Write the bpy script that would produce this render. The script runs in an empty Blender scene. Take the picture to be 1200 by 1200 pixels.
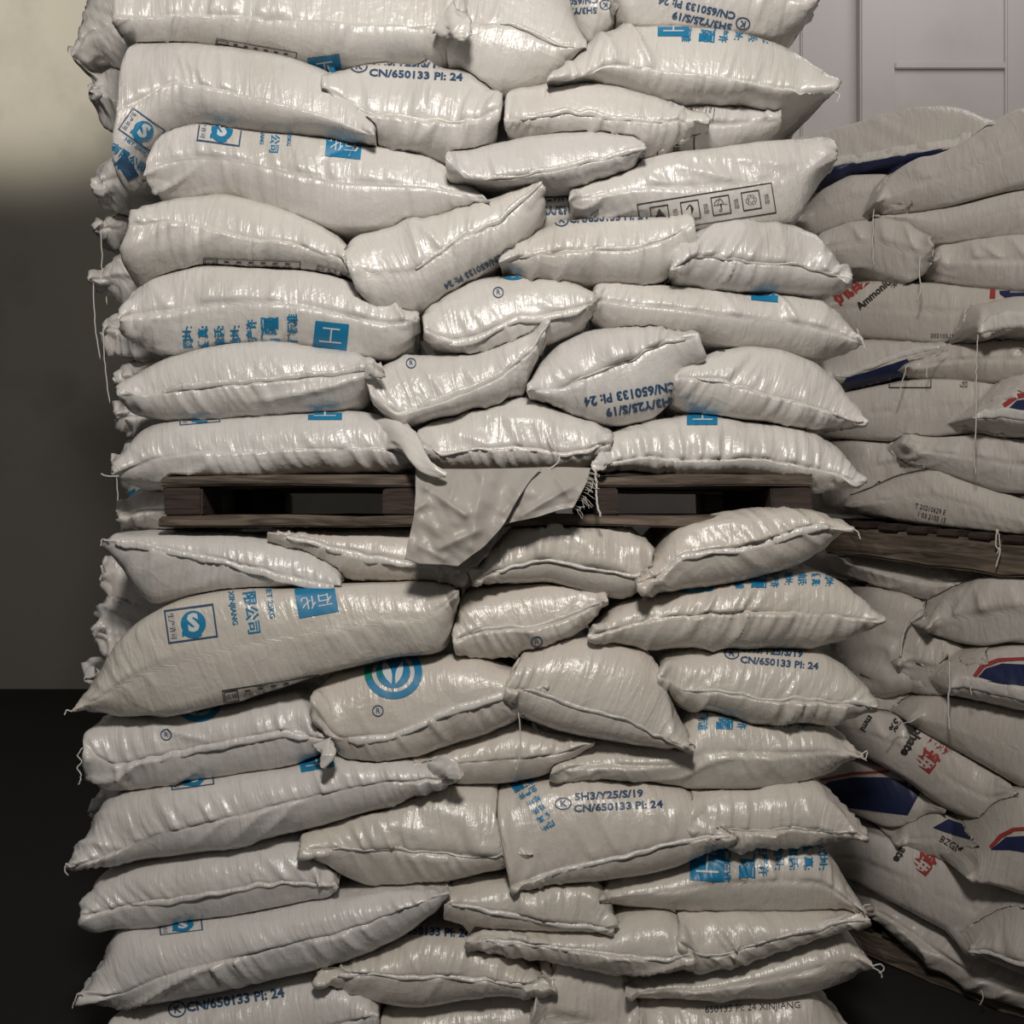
import bpy, bmesh, math, random
import numpy as np
from mathutils import Vector
from mathutils.bvhtree import BVHTree

# ------------------------------------------------------------------ camera, light, exposure
D0, ZC, FP = 2.0, 1.21, 1200.0          # camera distance to the front stack, camera height, focal length (px of 1200)
scene = bpy.context.scene
C = scene.collection
cam_d = bpy.data.cameras.new('camera'); cam = bpy.data.objects.new('camera', cam_d); C.objects.link(cam)
cam.location = (0, -D0, ZC); cam.rotation_euler = (math.pi/2, 0, 0)
cam_d.sensor_width = 36; cam_d.lens = 36; cam_d.clip_start = 0.05
scene.camera = cam
w = bpy.data.worlds.new('world'); scene.world = w; w.use_nodes = True
w.node_tree.nodes['Background'].inputs[0].default_value = (0.95, 0.93, 0.9, 1)
w.node_tree.nodes['Background'].inputs[1].default_value = 0.085

def area(name, loc, target, power, size, color=(1, 1, 1), size_y=None):
    l = bpy.data.lights.new(name, 'AREA'); l.energy = power; l.size = size; l.color = color
    if size_y: l.shape = 'RECTANGLE'; l.size_y = size_y
    o = bpy.data.objects.new(name, l); C.objects.link(o); o.location = loc
    o.rotation_euler = (Vector(target)-Vector(loc)).to_track_quat('-Z', 'Y').to_euler()
    return o
area('ceiling_lamp_front', (-0.02, -2.0, 2.62), (0.0, 0.1, 1.4), 46, 0.30, (1.0, 0.94, 0.875))
area('added_right_wall_fill', (1.5, 0.9, 3.6), (1.5, 2.0, 2.0), 9, 0.9, (1.0, 0.95, 0.93))  # added fill without a fixture, brightens the white wall and right stack tops
sp = bpy.data.lights.new('added_wall_spot', 'SPOT'); sp.energy = 430; sp.spot_size = math.radians(66); sp.spot_blend = 0.42; sp.shadow_soft_size = 0.25  # added spot without a fixture; cone edge imitates the shade line on the wall
sp.color = (1, 0.95, 0.85)
spo = bpy.data.objects.new('added_wall_spot', sp); C.objects.link(spo); spo.location = (-3.6, 2.2, 4.8)
spo.rotation_euler = (Vector((-3.4, 5.0, 5.05))-Vector(spo.location)).to_track_quat('-Z', 'Y').to_euler()
scene.view_settings.view_transform = 'Standard'; scene.view_settings.look = 'None'
scene.view_settings.exposure = -0.06; scene.view_settings.gamma = 1; scene.view_settings.use_curve_mapping = False

# ------------------------------------------------------------------ helpers
def wp(px, py, y):
    d = D0 + y
    return ((px-600)/FP*d, y, ZC-(py-600)/FP*d)

def tag(o, label, cat, group=None):
    o['label'] = label; o['category'] = cat
    if group: o['group'] = group

def mesh_obj(name, verts, faces, mats, parent=None, smooth=True, fmat=None, uv=None):
    me = bpy.data.meshes.new(name); me.from_pydata([tuple(v) for v in verts], [], [tuple(f) for f in faces])
    for m in (mats if isinstance(mats, (list, tuple)) else [mats]): me.materials.append(m)
    if fmat is not None: me.polygons.foreach_set('material_index', list(fmat))
    if smooth: me.polygons.foreach_set('use_smooth', [True]*len(me.polygons))
    me.update()
    o = bpy.data.objects.new(name, me); C.objects.link(o)
    if parent: o.parent = parent
    return o

class N:
    def __init__(s, m): s.t = m.node_tree; s.n = s.t.nodes
    def new(s, t, **k):
        n = s.n.new(t)
        for a, b in k.items(): setattr(n, a, b)
        return n
    def link(s, a, b): s.t.links.new(a, b)

def mat_base(name, col, rough=0.6, spec=0.5):
    m = bpy.data.materials.new(name); m.use_nodes = True
    b = m.node_tree.nodes['Principled BSDF']
    b.inputs['Base Color'].default_value = (*col, 1); b.inputs['Roughness'].default_value = rough
    b.inputs['Specular IOR Level'].default_value = spec
    return m

def sack_mat(name, ca, cb, dirt, rough=0.34, spec=0.55, streak=1.0):
    m = mat_base(name, ca, rough, spec); g = N(m); b = g.n['Principled BSDF']
    tc = g.new('ShaderNodeTexCoord'); oi = g.new('ShaderNodeObjectInfo')
    # tint differs from sack to sack
    mx = g.new('ShaderNodeMix', data_type='RGBA'); mx.inputs[6].default_value = (*ca, 1); mx.inputs[7].default_value = (*cb, 1)
    g.link(oi.outputs['Random'], mx.inputs[0])
    # handling dirt
    n1 = g.new('ShaderNodeTexNoise'); n1.inputs['Scale'].default_value = 5; n1.inputs['Detail'].default_value = 6
    geo = g.new('ShaderNodeNewGeometry'); g.link(geo.outputs['Position'], n1.inputs['Vector'])
    r1 = g.new('ShaderNodeValToRGB'); r1.color_ramp.elements[0].position = 0.52; r1.color_ramp.elements[1].position = 0.80
    g.link(n1.outputs[0], r1.inputs[0])
    mm = g.new('ShaderNodeMath', operation='MULTIPLY'); g.link(r1.outputs[0], mm.inputs[0]); mm.inputs[1].default_value = dirt
    m2 = g.new('ShaderNodeMix', data_type='RGBA'); g.link(mx.outputs[2], m2.inputs[6]); m2.inputs[7].default_value = (0.42, 0.37, 0.31, 1)
    g.link(mm.outputs[0], m2.inputs[0]); g.link(m2.outputs[2], b.inputs['Base Color'])
    # film sheen: fine creases running off the seam, weave
    mp = g.new('ShaderNodeMapping'); mp.inputs['Scale'].default_value = (1, 0.16, 1); g.link(tc.outputs['UV'], mp.inputs[0])
    n2 = g.new('ShaderNodeTexNoise'); n2.inputs['Scale'].default_value = 75; n2.inputs['Detail'].default_value = 3; n2.inputs['Distortion'].default_value = 0.6
    g.link(mp.outputs[0], n2.inputs['Vector'])
    n3 = g.new('ShaderNodeTexNoise'); n3.inputs['Scale'].default_value = 38; n3.inputs['Detail'].default_value = 5; n3.inputs['Roughness'].default_value = 0.6
    g.link(geo.outputs['Position'], n3.inputs['Vector'])
    b1 = g.new('ShaderNodeBump'); b1.inputs['Strength'].default_value = 0.50*streak; b1.inputs['Distance'].default_value = 0.006
    g.link(n2.outputs[0], b1.inputs['Height'])
    b2 = g.new('ShaderNodeBump'); b2.inputs['Strength'].default_value = 0.35; b2.inputs['Distance'].default_value = 0.005
    g.link(n3.outputs[0], b2.inputs['Height']); g.link(b1.outputs[0], b2.inputs['Normal'])
    
    # thin sharp film crinkles
    n4 = g.new('ShaderNodeTexNoise'); n4.inputs['Scale'].default_value = 13; n4.inputs['Detail'].default_value = 3; n4.inputs['Distortion'].default_value = 0.5
    g.link(geo.outputs['Position'], n4.inputs['Vector'])
    a1 = g.new('ShaderNodeMath', operation='SUBTRACT'); a1.inputs[1].default_value = 0.5; g.link(n4.outputs[0], a1.inputs[0])
    a2 = g.new('ShaderNodeMath', operation='ABSOLUTE'); g.link(a1.outputs[0], a2.inputs[0])
    a3 = g.new('ShaderNodeMath', operation='POWER'); a3.inputs[1].default_value = 0.6; g.link(a2.outputs[0], a3.inputs[0])
    b3 = g.new('ShaderNodeBump'); b3.inputs['Strength'].default_value = 0.20*streak; b3.inputs['Distance'].default_value = 0.010; b3.invert = True
    g.link(a3.outputs[0], b3.inputs['Height']); g.link(b2.outputs[0], b3.inputs['Normal']); g.link(b3.outputs[0], b.inputs['Normal'])
    b.inputs['Coat Weight'].default_value = 0.35*streak; b.inputs['Coat Roughness'].default_value = 0.22
    g.link(b3.outputs[0], b.inputs['Coat Normal'])
    return m

M = {}
M['white'] = sack_mat('white_woven_film', (0.66, 0.64, 0.615), (0.69, 0.66, 0.62), 0.45)
M['warm'] = sack_mat('warm_white_woven_film', (0.62, 0.58, 0.52), (0.66, 0.61, 0.55), 0.55)
M['right'] = sack_mat('matt_cream_woven', (0.56, 0.52, 0.47), (0.62, 0.58, 0.54), 0.4, 0.43, 0.4, 0.85)
M['hem'] = sack_mat('folded_hem_film', (0.68, 0.66, 0.63), (0.70, 0.67, 0.63), 0.4, 0.33, 0.5, 1.4)
M['sheet'] = sack_mat('grey_woven_sheet', (0.40, 0.375, 0.345), (0.42, 0.39, 0.36), 0.4, 0.55, 0.3, 0.4)
M['thread'] = mat_base('white_sewing_thread', (0.68, 0.65, 0.6), 0.7)
M['blue'] = mat_base('cyan_blue_ink', (0.012, 0.20, 0.39), 0.4)
M['ink'] = mat_base('dark_blue_ink', (0.035, 0.085, 0.17), 0.45)
M['green'] = mat_base('green_ink', (0.01, 0.19, 0.15), 0.4)
M['black'] = mat_base('black_ink', (0.035, 0.03, 0.03), 0.45)
M['red'] = mat_base('red_ink', (0.36, 0.05, 0.045), 0.5)
M['navy'] = mat_base('navy_ink', (0.018, 0.026, 0.08), 0.45)
M['wink'] = mat_base('white_ink', (0.62, 0.66, 0.68), 0.4)

def vnoise(x, y, seed):
    rs = np.random.RandomState(seed); T = rs.rand(64, 64)
    xi = np.floor(x).astype(int); yi = np.floor(y).astype(int); fx = x-xi; fy = y-yi
    fx = fx*fx*(3-2*fx); fy = fy*fy*(3-2*fy); g = lambda a, b: T[a % 64, b % 64]
    return (g(xi, yi)*(1-fx)+g(xi+1, yi)*fx)*(1-fy)+(g(xi, yi+1)*(1-fx)+g(xi+1, yi+1)*fx)*fy

# ------------------------------------------------------------------ cloth: inflate a flat sewn sack between two plates
def inflate(nx, ny, lx, ly, h, seed, steps=90, iters=4):
    rs = np.random.RandomState(seed)
    X, Y = np.meshgrid(np.linspace(-lx/2, lx/2, nx), np.linspace(0, ly, ny), indexing='ij')
    P = np.zeros((2, nx, ny, 3)); P[..., 0] = X; P[..., 1] = Y
    bump = np.minimum(1, 6*np.minimum(np.minimum((X+lx/2)/lx, (lx/2-X)/lx), np.minimum(Y/ly, 1-Y/ly)))
    P[0, ..., 2] = 0.02*bump; P[1, ..., 2] = -0.02*bump
    for q in range(2):
        P[q, ..., 2] += bump*0.02*(vnoise(X*22+3, Y*22, seed+q)-0.5)+bump*0.012*(vnoise(X*50, Y*50+9, seed+q+7)-0.5)
    P += rs.normal(0, 0.0012, P.shape)
    V = np.zeros_like(P)
    dx = lx/(nx-1); dy = ly/(ny-1); dd = math.hypot(dx, dy)
    gx = np.ones((nx-1, ny))*dx; gx[:, 0] *= 0.955; gx[:, -1] *= 0.955; gx[:, 1] *= 0.985
    gy = np.ones((nx, ny-1))*dy; gy[0] *= 0.955; gy[-1] *= 0.955
    def sew():
        for s in ((slice(None), 0), (slice(None), -1), (0, slice(None)), (-1, slice(None))):
            a = (P[0][s]+P[1][s])/2; P[0][s] = a; P[1][s] = a
    def con(A, B, rest, k=1.0):
        d = B-A; L = np.sqrt((d*d).sum(-1))+1e-9
        f = (L-rest)/L*0.5
        f = np.where(f < 0, f*0.35, f)*k
        c = d*f[..., None]; A += c; B -= c
    sew()
    for st in range(steps):
        tx = np.gradient(P, axis=1); ty = np.gradient(P, axis=2); n = np.cross(tx, ty)
        n[1] *= -1
        V += n*(0.00055/(dx*dy)); 
        V *= 0.86
        P += V; Q = P.copy()
        for it in range(iters):
            for p in (0, 1):
                con(P[:, p:-1:2], P[:, p+1::2], gx[None, p::2])
                con(P[:, :, p:-1:2], P[:, :, p+1::2], gy[None, :, p::2])
                con(P[:, p:-1:2, :-1], P[:, p+1::2, 1:], dd, 0.35)
                con(P[:, p:-1:2, 1:], P[:, p+1::2, :-1], dd, 0.35)
            P[..., 2] = np.clip(P[..., 2], -h, h)
            sew()
        V += (P-Q)
    return P

def cr_matrix(n, t):
    """Catmull-Rom sampling matrix for positions t in [0, n-1]"""
    A = np.zeros((len(t), n)); i = np.clip(np.floor(t).astype(int), 0, n-2); f = t-i
    wts = [(-f+2*f**2-f**3)/2, (2-5*f**2+3*f**3)/2, (f+4*f**2-3*f**3)/2, (-f**2+f**3)/2]
    for k, wt in zip((-1, 0, 1, 2), wts):
        j = np.clip(i+k, 0, n-1); np.add.at(A, (np.arange(len(t)), j), wt)
    return A

PROTO = {'L': [inflate(96, 60, 0.74, 0.46, 0.062, 10+i) for i in range(5)],
         'S': [inflate(62, 76, 0.46, 0.72, 0.062, 30+i) for i in range(5)]}

def pts(s):
    return np.array([[float(a) for a in q.split(',')] for q in s.split()])

# ------------------------------------------------------------------ printing: flat shapes in image-like units, laid onto the sack's own surface
_tc = {}
def text2d(s, bold=0.0, width=1.0):
    k = (s, bold, width)
    if k not in _tc:
        cu = bpy.data.curves.new('t', 'FONT'); cu.body = s; cu.resolution_u = 2; cu.offset = bold; cu.align_x = 'CENTER'; cu.align_y = 'CENTER'
        o = bpy.data.objects.new('t', cu); me = bpy.data.meshes.new_from_object(o)
        v = [(q.co.x*width, q.co.y) for q in me.vertices]; f = [tuple(p.vertices) for p in me.polygons]
        bpy.data.objects.remove(o); bpy.data.meshes.remove(me); bpy.data.curves.remove(cu); _tc[k] = (v, f)
    return _tc[k]
def T(s, x, y, size, mat, rot=0, bold=0.0, width=1.0, lay=0):
    v, f = text2d(s, bold, width); c, n = math.cos(math.radians(rot)), math.sin(math.radians(rot))
    return ([(x+size*(a*c-b*n), y+size*(a*n+b*c)) for a, b in v], f, mat, lay)
def RECT(x0, y0, x1, y1, mat, lay=0): return ([(x0, y0), (x1, y0), (x1, y1), (x0, y1)], [(0, 1, 2, 3)], mat, lay)
def FRAME(x0, y0, x1, y1, t, mat, lay=0):
    v = [(x0, y0), (x1, y0), (x1, y1), (x0, y1), (x0+t, y0+t), (x1-t, y0+t), (x1-t, y1-t), (x0+t, y1-t)]
    return (v, [(0, 1, 5, 4), (1, 2, 6, 5), (2, 3, 7, 6), (3, 0, 4, 7)], mat, lay)
def RING(x, y, r0, r1, mat, a0=0, a1=360, n=32, lay=0, sy=1.0):
    v = []; f = []
    for i in range(n+1):
        a = math.radians(a0+(a1-a0)*i/n)
        v += [(x+r0*math.cos(a), y+sy*r0*math.sin(a)), (x+r1*math.cos(a), y+sy*r1*math.sin(a))]
        if i: k = 2*i; f.append((k-2, k-1, k+1, k))
    return (v, f, mat, lay)
def POLY(p, mat, lay=0):
    return (p, [tuple(range(len(p)))], mat, lay)
def LEAF(x0, y0, x1, y1, wd, mat, lay=0):
    n = 8; v = []
    dx, dy = x1-x0, y1-y0; L = math.hypot(dx, dy); nx_, ny_ = -dy/L, dx/L
    for i in range(n+1): t = i/n; o = wd*math.sin(math.pi*t); v.append((x0+dx*t+nx_*o, y0+dy*t+ny_*o))
    for i in range(n-1, 0, -1): t = i/n; o = -wd*math.sin(math.pi*t); v.append((x0+dx*t+nx_*o, y0+dy*t+ny_*o))
    return POLY(v, mat, lay)

def art(kind):
    if kind == 'cn':      # transport code with ringed letter
        return [RING(-52, 1, 8.2, 10, 'ink', sy=0.85), T('K', -52, 1, 12, 'ink', bold=0.02), T('5H3/Y25/S/19', 2, 9, 13.5, 'ink', bold=0.035, width=1.06),
                T('CN/650133 PI: 24', 12, -7, 13.5, 'ink', bold=0.035, width=1.06)]
    if kind == 'cn1':
        return [RING(-60, 0, 9, 10.8, 'ink', sy=0.85), T('K', -60, 0, 13, 'ink', bold=0.02), T('CN/650133 PI: 24', 9, 0, 15, 'ink', bold=0.035, width=1.06)]
    if kind == 'sq':      # blue square with a white mark
        return [RECT(-20, -17, 20, 17, 'blue'), RECT(-10, 8, 10, 10, 'wink', 1), RECT(-1, -8, 1, 10, 'wink', 1), RECT(-13, -9, 13, -7, 'wink', 1)]
    if kind == 'sq2':
        return [RECT(-20, -17, 20, 17, 'blue'), T('石化', 0, 0, 16, 'wink', 180, lay=1)]
    if kind == 'cols':    # address lines, reading along the sack
        o = []
        for i, (q, xx) in enumerate(zip(['执行标准', '新疆', '生产许', '地址: ', '电话: ', '传真: ', '网址: '], (-60, -34, -12, 7, 26, 45, 63))):
            o.append(T(q, xx, 0, 22 if i == 1 else 13, 'blue', -90, bold=0.045 if i == 1 else 0.03))
        return o
    if kind == 'qs':      # quality mark in a frame
        return [FRAME(-30, -20, 30, 20, 2, 'ink'), RING(3, 0, 0, 15, 'blue'), RING(3, 0, 15, 17.5, 'blue', -150, -60), T('S', 3, 0, 28, 'wink', 0, bold=0.05, lay=1),
                LEAF(-12, -14, -6, -4, 3, 'blue'), T('生产许可', -23, 0, 8, 'ink', -90)]
    if kind == 'logo':
        o = [RING(0, 0, 25, 34, 'blue', -160, 92, sy=0.92), RING(0, 0, 25, 34, 'green', 92, 200, sy=0.92), RING(0, 0, 0, 20, 'blue', sy=0.92)]
        o += [LEAF(-2, -14, -12, 14, 5, 'wink', 1), LEAF(3, -14, 11, 12, 4, 'wink', 1), LEAF(-14, -8, -17, 6, 2.5, 'green', 1), RECT(-0.8, -26, 0.8, 22, 'blue', 2)]
        return o
    if kind == 'reg': return [RING(0, 0, 5.5, 6.8, 'ink'), T('R', 0, 0, 9, 'ink')]
    if kind == 'name': return [T('有限公司', 0, 0, 17, 'blue', -90, bold=0.02), T('XINJIANG', -20, 0, 9, 'blue', -90, bold=0.02), T('NET 25KG', 24, 2, 9, 'blue', -90, bold=0.02)]
    if kind == 'table':   # handling table
        o = [FRAME(-80, -18, 80, 18, 1.2, 'black')]
        for i, s in enumerate(['▲', '↑', '☂', '♲']):
            o += [FRAME(-66+i*36, -10, -44+i*36, 12, 1.2, 'black'), T(s, -55+i*36, 1, 16, 'black'), T('怕湿', -37+i*36, 0, 6, 'black', -90)]
        return o
    if kind == 'strip':
        o = [FRAME(-60, -9, 60, 9, 1, 'black'), FRAME(-58, -7, -42, 7, 1, 'black'), T('合格', -50, 0, 7, 'black')]
        for i in range(6): o += [RECT(-34+i*15, 3, -28+i*15, 5, 'black'), T('日期', -31+i*15, -2, 6, 'black')]
        return o
    if kind == 'code': return [T('T 20210629 E', 0, 4, 9, 'black', width=0.8), T('1 03 2105 15', 4, -6, 9, 'black', width=0.8)]
    raise KeyError(kind)

def place(shapes, cx, cy, s=1.0, rot=0, sy=1.0, flip=False):
    c, n = math.cos(math.radians(rot)), math.sin(math.radians(rot)); out = []
    for v, f, m, lay in shapes:
        o = []
        for a, b in v:
            if flip: a = -a
            b *= sy; a *= s; b *= s
            o.append((cx+a*c-b*n, cy-(a*n+b*c)))
        out.append((o, f, m, lay))
    return out

CAM = Vector((0, -D0, ZC))
def lay_print(bvh, shapes, side, verts, faces, fmat, mats, yq):
    """cut the shape finely and lay every piece onto the sack surface, 0.8 mm proud"""
    for v, f, m, lay in shapes:
        bm = bmesh.new()
        bv = [bm.verts.new((a, b, 0)) for a, b in v]
        for q in f:
            try: bm.faces.new([bv[i] for i in q])
            except ValueError: pass
        xs = [a for a, b in v]; ys = [b for a, b in v]
        stp = 2.2 if (max(xs)-min(xs))*(max(ys)-min(ys)) < 9000 else 3.5
        for ax, lo, hi in ((0, min(xs), max(xs)), (1, min(ys), max(ys))):
            t = lo+stp
            while t < hi-0.3:
                co = (t, 0, 0) if ax == 0 else (0, t, 0); no = (1, 0, 0) if ax == 0 else (0, 1, 0)
                bmesh.ops.bisect_plane(bm, geom=bm.verts[:]+bm.edges[:]+bm.faces[:], dist=1e-4, plane_co=co, plane_no=no)
                t += stp
        base = len(verts); ok = {}
        bm.verts.index_update()
        for q in bm.verts:
            tgt = Vector(wp(q.co.x, q.co.y, 0.0)); d = (tgt-CAM).normalized()
            hit, nrm, fi, dist = bvh.ray_cast(CAM, d)
            if hit is None or fi is None: continue
            if nrm.dot(d) > 0: nrm = -nrm
            if nrm.dot(d) > -0.10: continue
            hp = hit+nrm*((0.0026 if side else 0.0016)+0.0007*lay)
            ok[q.index] = (len(verts), hit.y); verts.append(tuple(hp))
        if m not in mats: mats.append(m)
        for q in bm.faces:
            ids = [x.index for x in q.verts]
            if all(i in ok for i in ids):
                ys_ = [ok[i][1] for i in ids]
                if max(ys_)-min(ys_) > 0.05: continue
                faces.append([ok[i][0] for i in ids]); fmat.append(mats.index(m))
        bm.free()

# ------------------------------------------------------------------ a sack
def yplane(px, side):
    return 0.0 if side == 0 else 0.75-(px-960)/240*0.42

def sm(a, k):
    if k < 1: return a
    ker = np.exp(-0.5*(np.arange(-3*k, 3*k+1)/k)**2); ker /= ker.sum()
    return np.convolve(np.pad(a, 3*k, mode='edge'), ker, 'valid')

SACKS = {}; QUEUE = []; PLACED = []
def sack(*a, **k): QUEUE.append((k.get('side', 0), a[2], len(QUEUE), a, k))
def build_sacks():
    for _, _, _, a, k in sorted(QUEUE, key=lambda q: q[:3]): build_sack(*a, **k)
def settle(V):
    """press the sack against what already lies there instead of letting the two cut through each other"""
    for it in range(2):
        lo, hi = V.min(0), V.max(0)
        for bv, l2, h2 in PLACED:
            if np.any(hi < l2) or np.any(lo > h2): continue
            m = np.where(np.all((V > l2) & (V < h2), axis=1))[0]
            for i in m:
                co, n, fi, d = bv.find_nearest(Vector(V[i]), 0.14)
                if co is None: continue
                if n.y < -0.45: continue
                if (Vector(V[i])-co).dot(n) < 0.002: V[i] = co+n*0.003
    return V
def register(verts, faces):
    V = np.array(verts); PLACED.append((BVHTree.FromPolygons([tuple(v) for v in V], faces), V.min(0), V.max(0)))
def register_box(x0, x1, y0, y1, z0, z1):
    v = [(x, y, z) for x in (x0, x1) for y in (y0, y1) for z in (z0, z1)]
    register(v, [(0, 1, 3, 2), (4, 6, 7, 5), (0, 4, 5, 1), (2, 3, 7, 6), (0, 2, 6, 4), (1, 5, 7, 3)])
def build_sack(key, typ, y0, top, bot, seam, label, hem=None, prints=(), mat='white', side=0, threads=(), wr=1.0, depth=None, group='sacks in the front stack', skew=0.0, hw=13):
    seed = sum(ord(ch)*(i*7+3) for i, ch in enumerate(key)); rs = np.random.RandomState(seed)
    tp, bp = pts(top), pts(bot)
    Lp = (tp[0]+bp[0])/2 if seam is None else pts(seam)[0]; Rp = (tp[-1]+bp[-1])/2 if seam is None else pts(seam)[-1]
    ax = Rp-Lp; ln = np.linalg.norm(ax); ax = ax/ln; nn = np.array([ax[1], -ax[0]])   # nn points up on screen
    def prof(p, u, anchor=True):
        a = (p-Lp)@ax/ln; b = (p-Lp)@nn; o = np.argsort(a, kind='stable'); a = a[o]; b = b[o]
        r = np.interp(u, a, b); k = max(1, int(len(u)*0.025)); return sm(r, k)
    nu = int(max(60, min(240, ln/2.3))); nv = 46
    if side: nu = int(nu*0.8); nv = 36
    G = PROTO[typ][seed % 5]; fl = rs.rand() < 0.5
    nx, ny = G.shape[1:3]
    tu = np.linspace(0, nx-1, nu); tv = (np.linspace(0, 1, nv)**1.7)*(ny-1)
    A = cr_matrix(nx, tu); B = cr_matrix(ny, tv)
    S = np.einsum('ai,sijk,bj->sabk', A, G, B)
    if fl: S = S[:, ::-1].copy(); S[..., 0] *= -1
    x = S[..., 0]; u = (x-x.min())/(x.max()-x.min()); z = S[..., 2]; yd = S[..., 1]
    fv = tv/(ny-1); zf = z[:, :, :1]*(1-fv)[None, None]+z[:, :, -1:]*fv[None, None]; z = z-zf
    yd = yd-min(0, yd.min()); yd = yd*((depth or yd.max())/yd.max())
    k = max(2, int(nu*0.04))
    Tt = np.maximum(sm(z[0].max(1), k), 0.012); Tb = np.maximum(sm(-z[1].min(1), k), 0.012)
    r = np.where(z > 0, z/Tt[None, :, None], z/Tb[None, :, None]); r = np.clip(r, -1.12, 1.12); r = np.sign(r)*np.abs(r)**0.78
    ydn = yd; bk = np.clip((yd-0.10)/0.15, 0, 1); r = r*(1-0.13*bk); u = 0.5+(u-0.5)*(1-0.05*bk)
    uf = u.reshape(-1); rf = r.reshape(-1)
    t_ = prof(tp, np.linspace(0, 1, 200)); b_ = prof(bp, np.linspace(0, 1, 200)); g = np.linspace(0, 1, 200)
    s_ = (t_+b_)/2*np.sin(np.pi*g)**0.3 if seam is None else prof(pts(seam), g)
    s_ = np.clip(s_, np.minimum(b_, t_)+2, np.maximum(t_, b_)-2)
    tt = np.interp(uf, g, t_); bb = np.interp(uf, g, b_); ss = np.interp(uf, g, s_)
    off = np.where(rf > 0, ss+rf*(tt-ss), ss-rf*(bb-ss))
    P2 = Lp[None]+uf[:, None]*ln*ax[None]+off[:, None]*nn[None]
    if side: ys = y0+0.75-(np.clip(P2[:, 0], 900, 1400)-960)/240*0.42
    else: ys = np.full(len(uf), y0)
    dc = D0+ys+0.045*np.minimum(1, np.abs(rf))
    W = np.stack([(P2[:, 0]-600)/FP*dc, ys+yd.reshape(-1), ZC-(P2[:, 1]-600)/FP*dc], -1).reshape(2, nu, nv, 3)
    # surface coordinates in metres
    du = np.linalg.norm(np.diff(W, axis=1), axis=-1); s_len = np.concatenate([np.zeros((2, 1, nv)), np.cumsum(du, 1)], 1)
    s0 = s_len.mean(2, keepdims=True)*np.ones((2, nu, nv))
    dv = np.linalg.norm(np.diff(W, axis=2), axis=-1); t0 = np.concatenate([np.zeros((2, nu, 1)), np.cumsum(dv, 2)], 2)
    if seam is None:
        L = np.concatenate([W[1][:, :0:-1], W[0]], 1); nn2 = L.shape[1]; c0 = nv-1
        dist = np.concatenate([t0[1][:, :0:-1], t0[0]], 1); wgt = np.clip(1.25-dist/0.07, 0, 1)[..., None]
        wgt *= np.minimum(1, np.minimum(np.arange(nu), np.arange(nu)[::-1])/8.0)[:, None, None]
        for _ in range(260):
            Ls = L.copy(); Ls[:, 1:-1] = 0.5*L[:, 1:-1]+0.25*(L[:, :-2]+L[:, 2:]); L = L+(Ls-L)*wgt
        W[0] = L[:, c0:]; W[1][:, 1:] = L[:, :c0][:, ::-1]; W[1][:, 0] = W[0][:, 0]
    # creases fanning off the seam
    nrm = np.cross(np.gradient(W, axis=1), np.gradient(W, axis=2)); nrm /= (np.linalg.norm(nrm, axis=-1, keepdims=True)+1e-12)
    nrm[1] *= -1; nrm[nrm[..., 1].mean() > 9] *= 1
    sgn = np.where(nrm[0, nu//2, nv//2, 2] < 0, -1, 1); nrm *= sgn
    sk = (skew if skew else rs.choice([-1, 1])*rs.uniform(0.1, 0.65)); disp = np.zeros((2, nu, nv))
    for sh in (0, 1):
        s1 = s0[sh]+sk*t0[sh]*(1 if sh == 0 else -1.0)
        wob = vnoise(s0[sh]*9, t0[sh]*9, seed+sh)*0.02
        q = vnoise((s1+wob)*62, t0[sh]*7+3, seed+5+sh); ridge = 1-np.abs(2*q-1)
        q2 = vnoise((s1+wob)*26, t0[sh]*4+8, seed+9+sh); ridge2 = 1-np.abs(2*q2-1)
        cl = np.clip(vnoise(s0[sh]*7, t0[sh]*5+5, seed+11+sh)*1.9-0.55, 0, 1)
        fall = np.exp(-t0[sh]/0.065)
        q3 = vnoise((s1+wob*0.5)*115, t0[sh]*9+1, seed+15+sh); ridge3 = 1-np.abs(2*q3-1)
        disp[sh] = wr*((ridge**3)*0.0056+(ridge2**3)*0.0075+(ridge3**2)*0.0026)*(0.18+cl)*fall*(0.6 if seam is None else 1)
        # crumpled ends
        e = np.minimum(s0[sh], s0[sh].max()-s0[sh]); ef = np.exp(-e/0.045)
        disp[sh] += wr*ef*0.014*(np.abs(2*vnoise(s0[sh]*34, t0[sh]*22, seed+21+sh)-1)-0.5)
        # broad soft folds
        disp[sh] += wr*0.006*(vnoise(s0[sh]*11+t0[sh]*5, t0[sh]*8-s0[sh]*2, seed+31+sh)-0.5)
        dg = vnoise((s0[sh]*math.cos(0.8+sk)+t0[sh]*math.sin(0.8+sk))*20, (t0[sh]-s0[sh])*3, seed+41+sh)
        cl2 = np.clip(vnoise(s0[sh]*5+7, t0[sh]*5, seed+43+sh)*2.4-1.2, 0, 1)
        disp[sh] += wr*0.012*cl2*(1-np.abs(2*dg-1))**3.5
    edge = np.minimum(1, np.minimum(np.arange(nv), np.arange(nv)[::-1])/2.0)[None, None]*np.minimum(1, np.minimum(np.arange(nu), np.arange(nu)[::-1])/2.0)[None, :, None]
    W += nrm*(disp*edge)[..., None]
    # wavy sewn edge
    wv = (vnoise(s0[0]*40, t0[0]*0, seed+51)-0.5)*(0 if seam is None else 0.0045)*wr
    W[..., 2] += (wv*np.exp(-t0[0]/0.012)*np.minimum(1, np.minimum(np.arange(nu), np.arange(nu)[::-1])/6.0)[:, None])[None]
    org = W[0, nu//2, 0].copy(); org[1] = float(W[..., 1].mean()); org[2] = float(W[..., 2].min())
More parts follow.
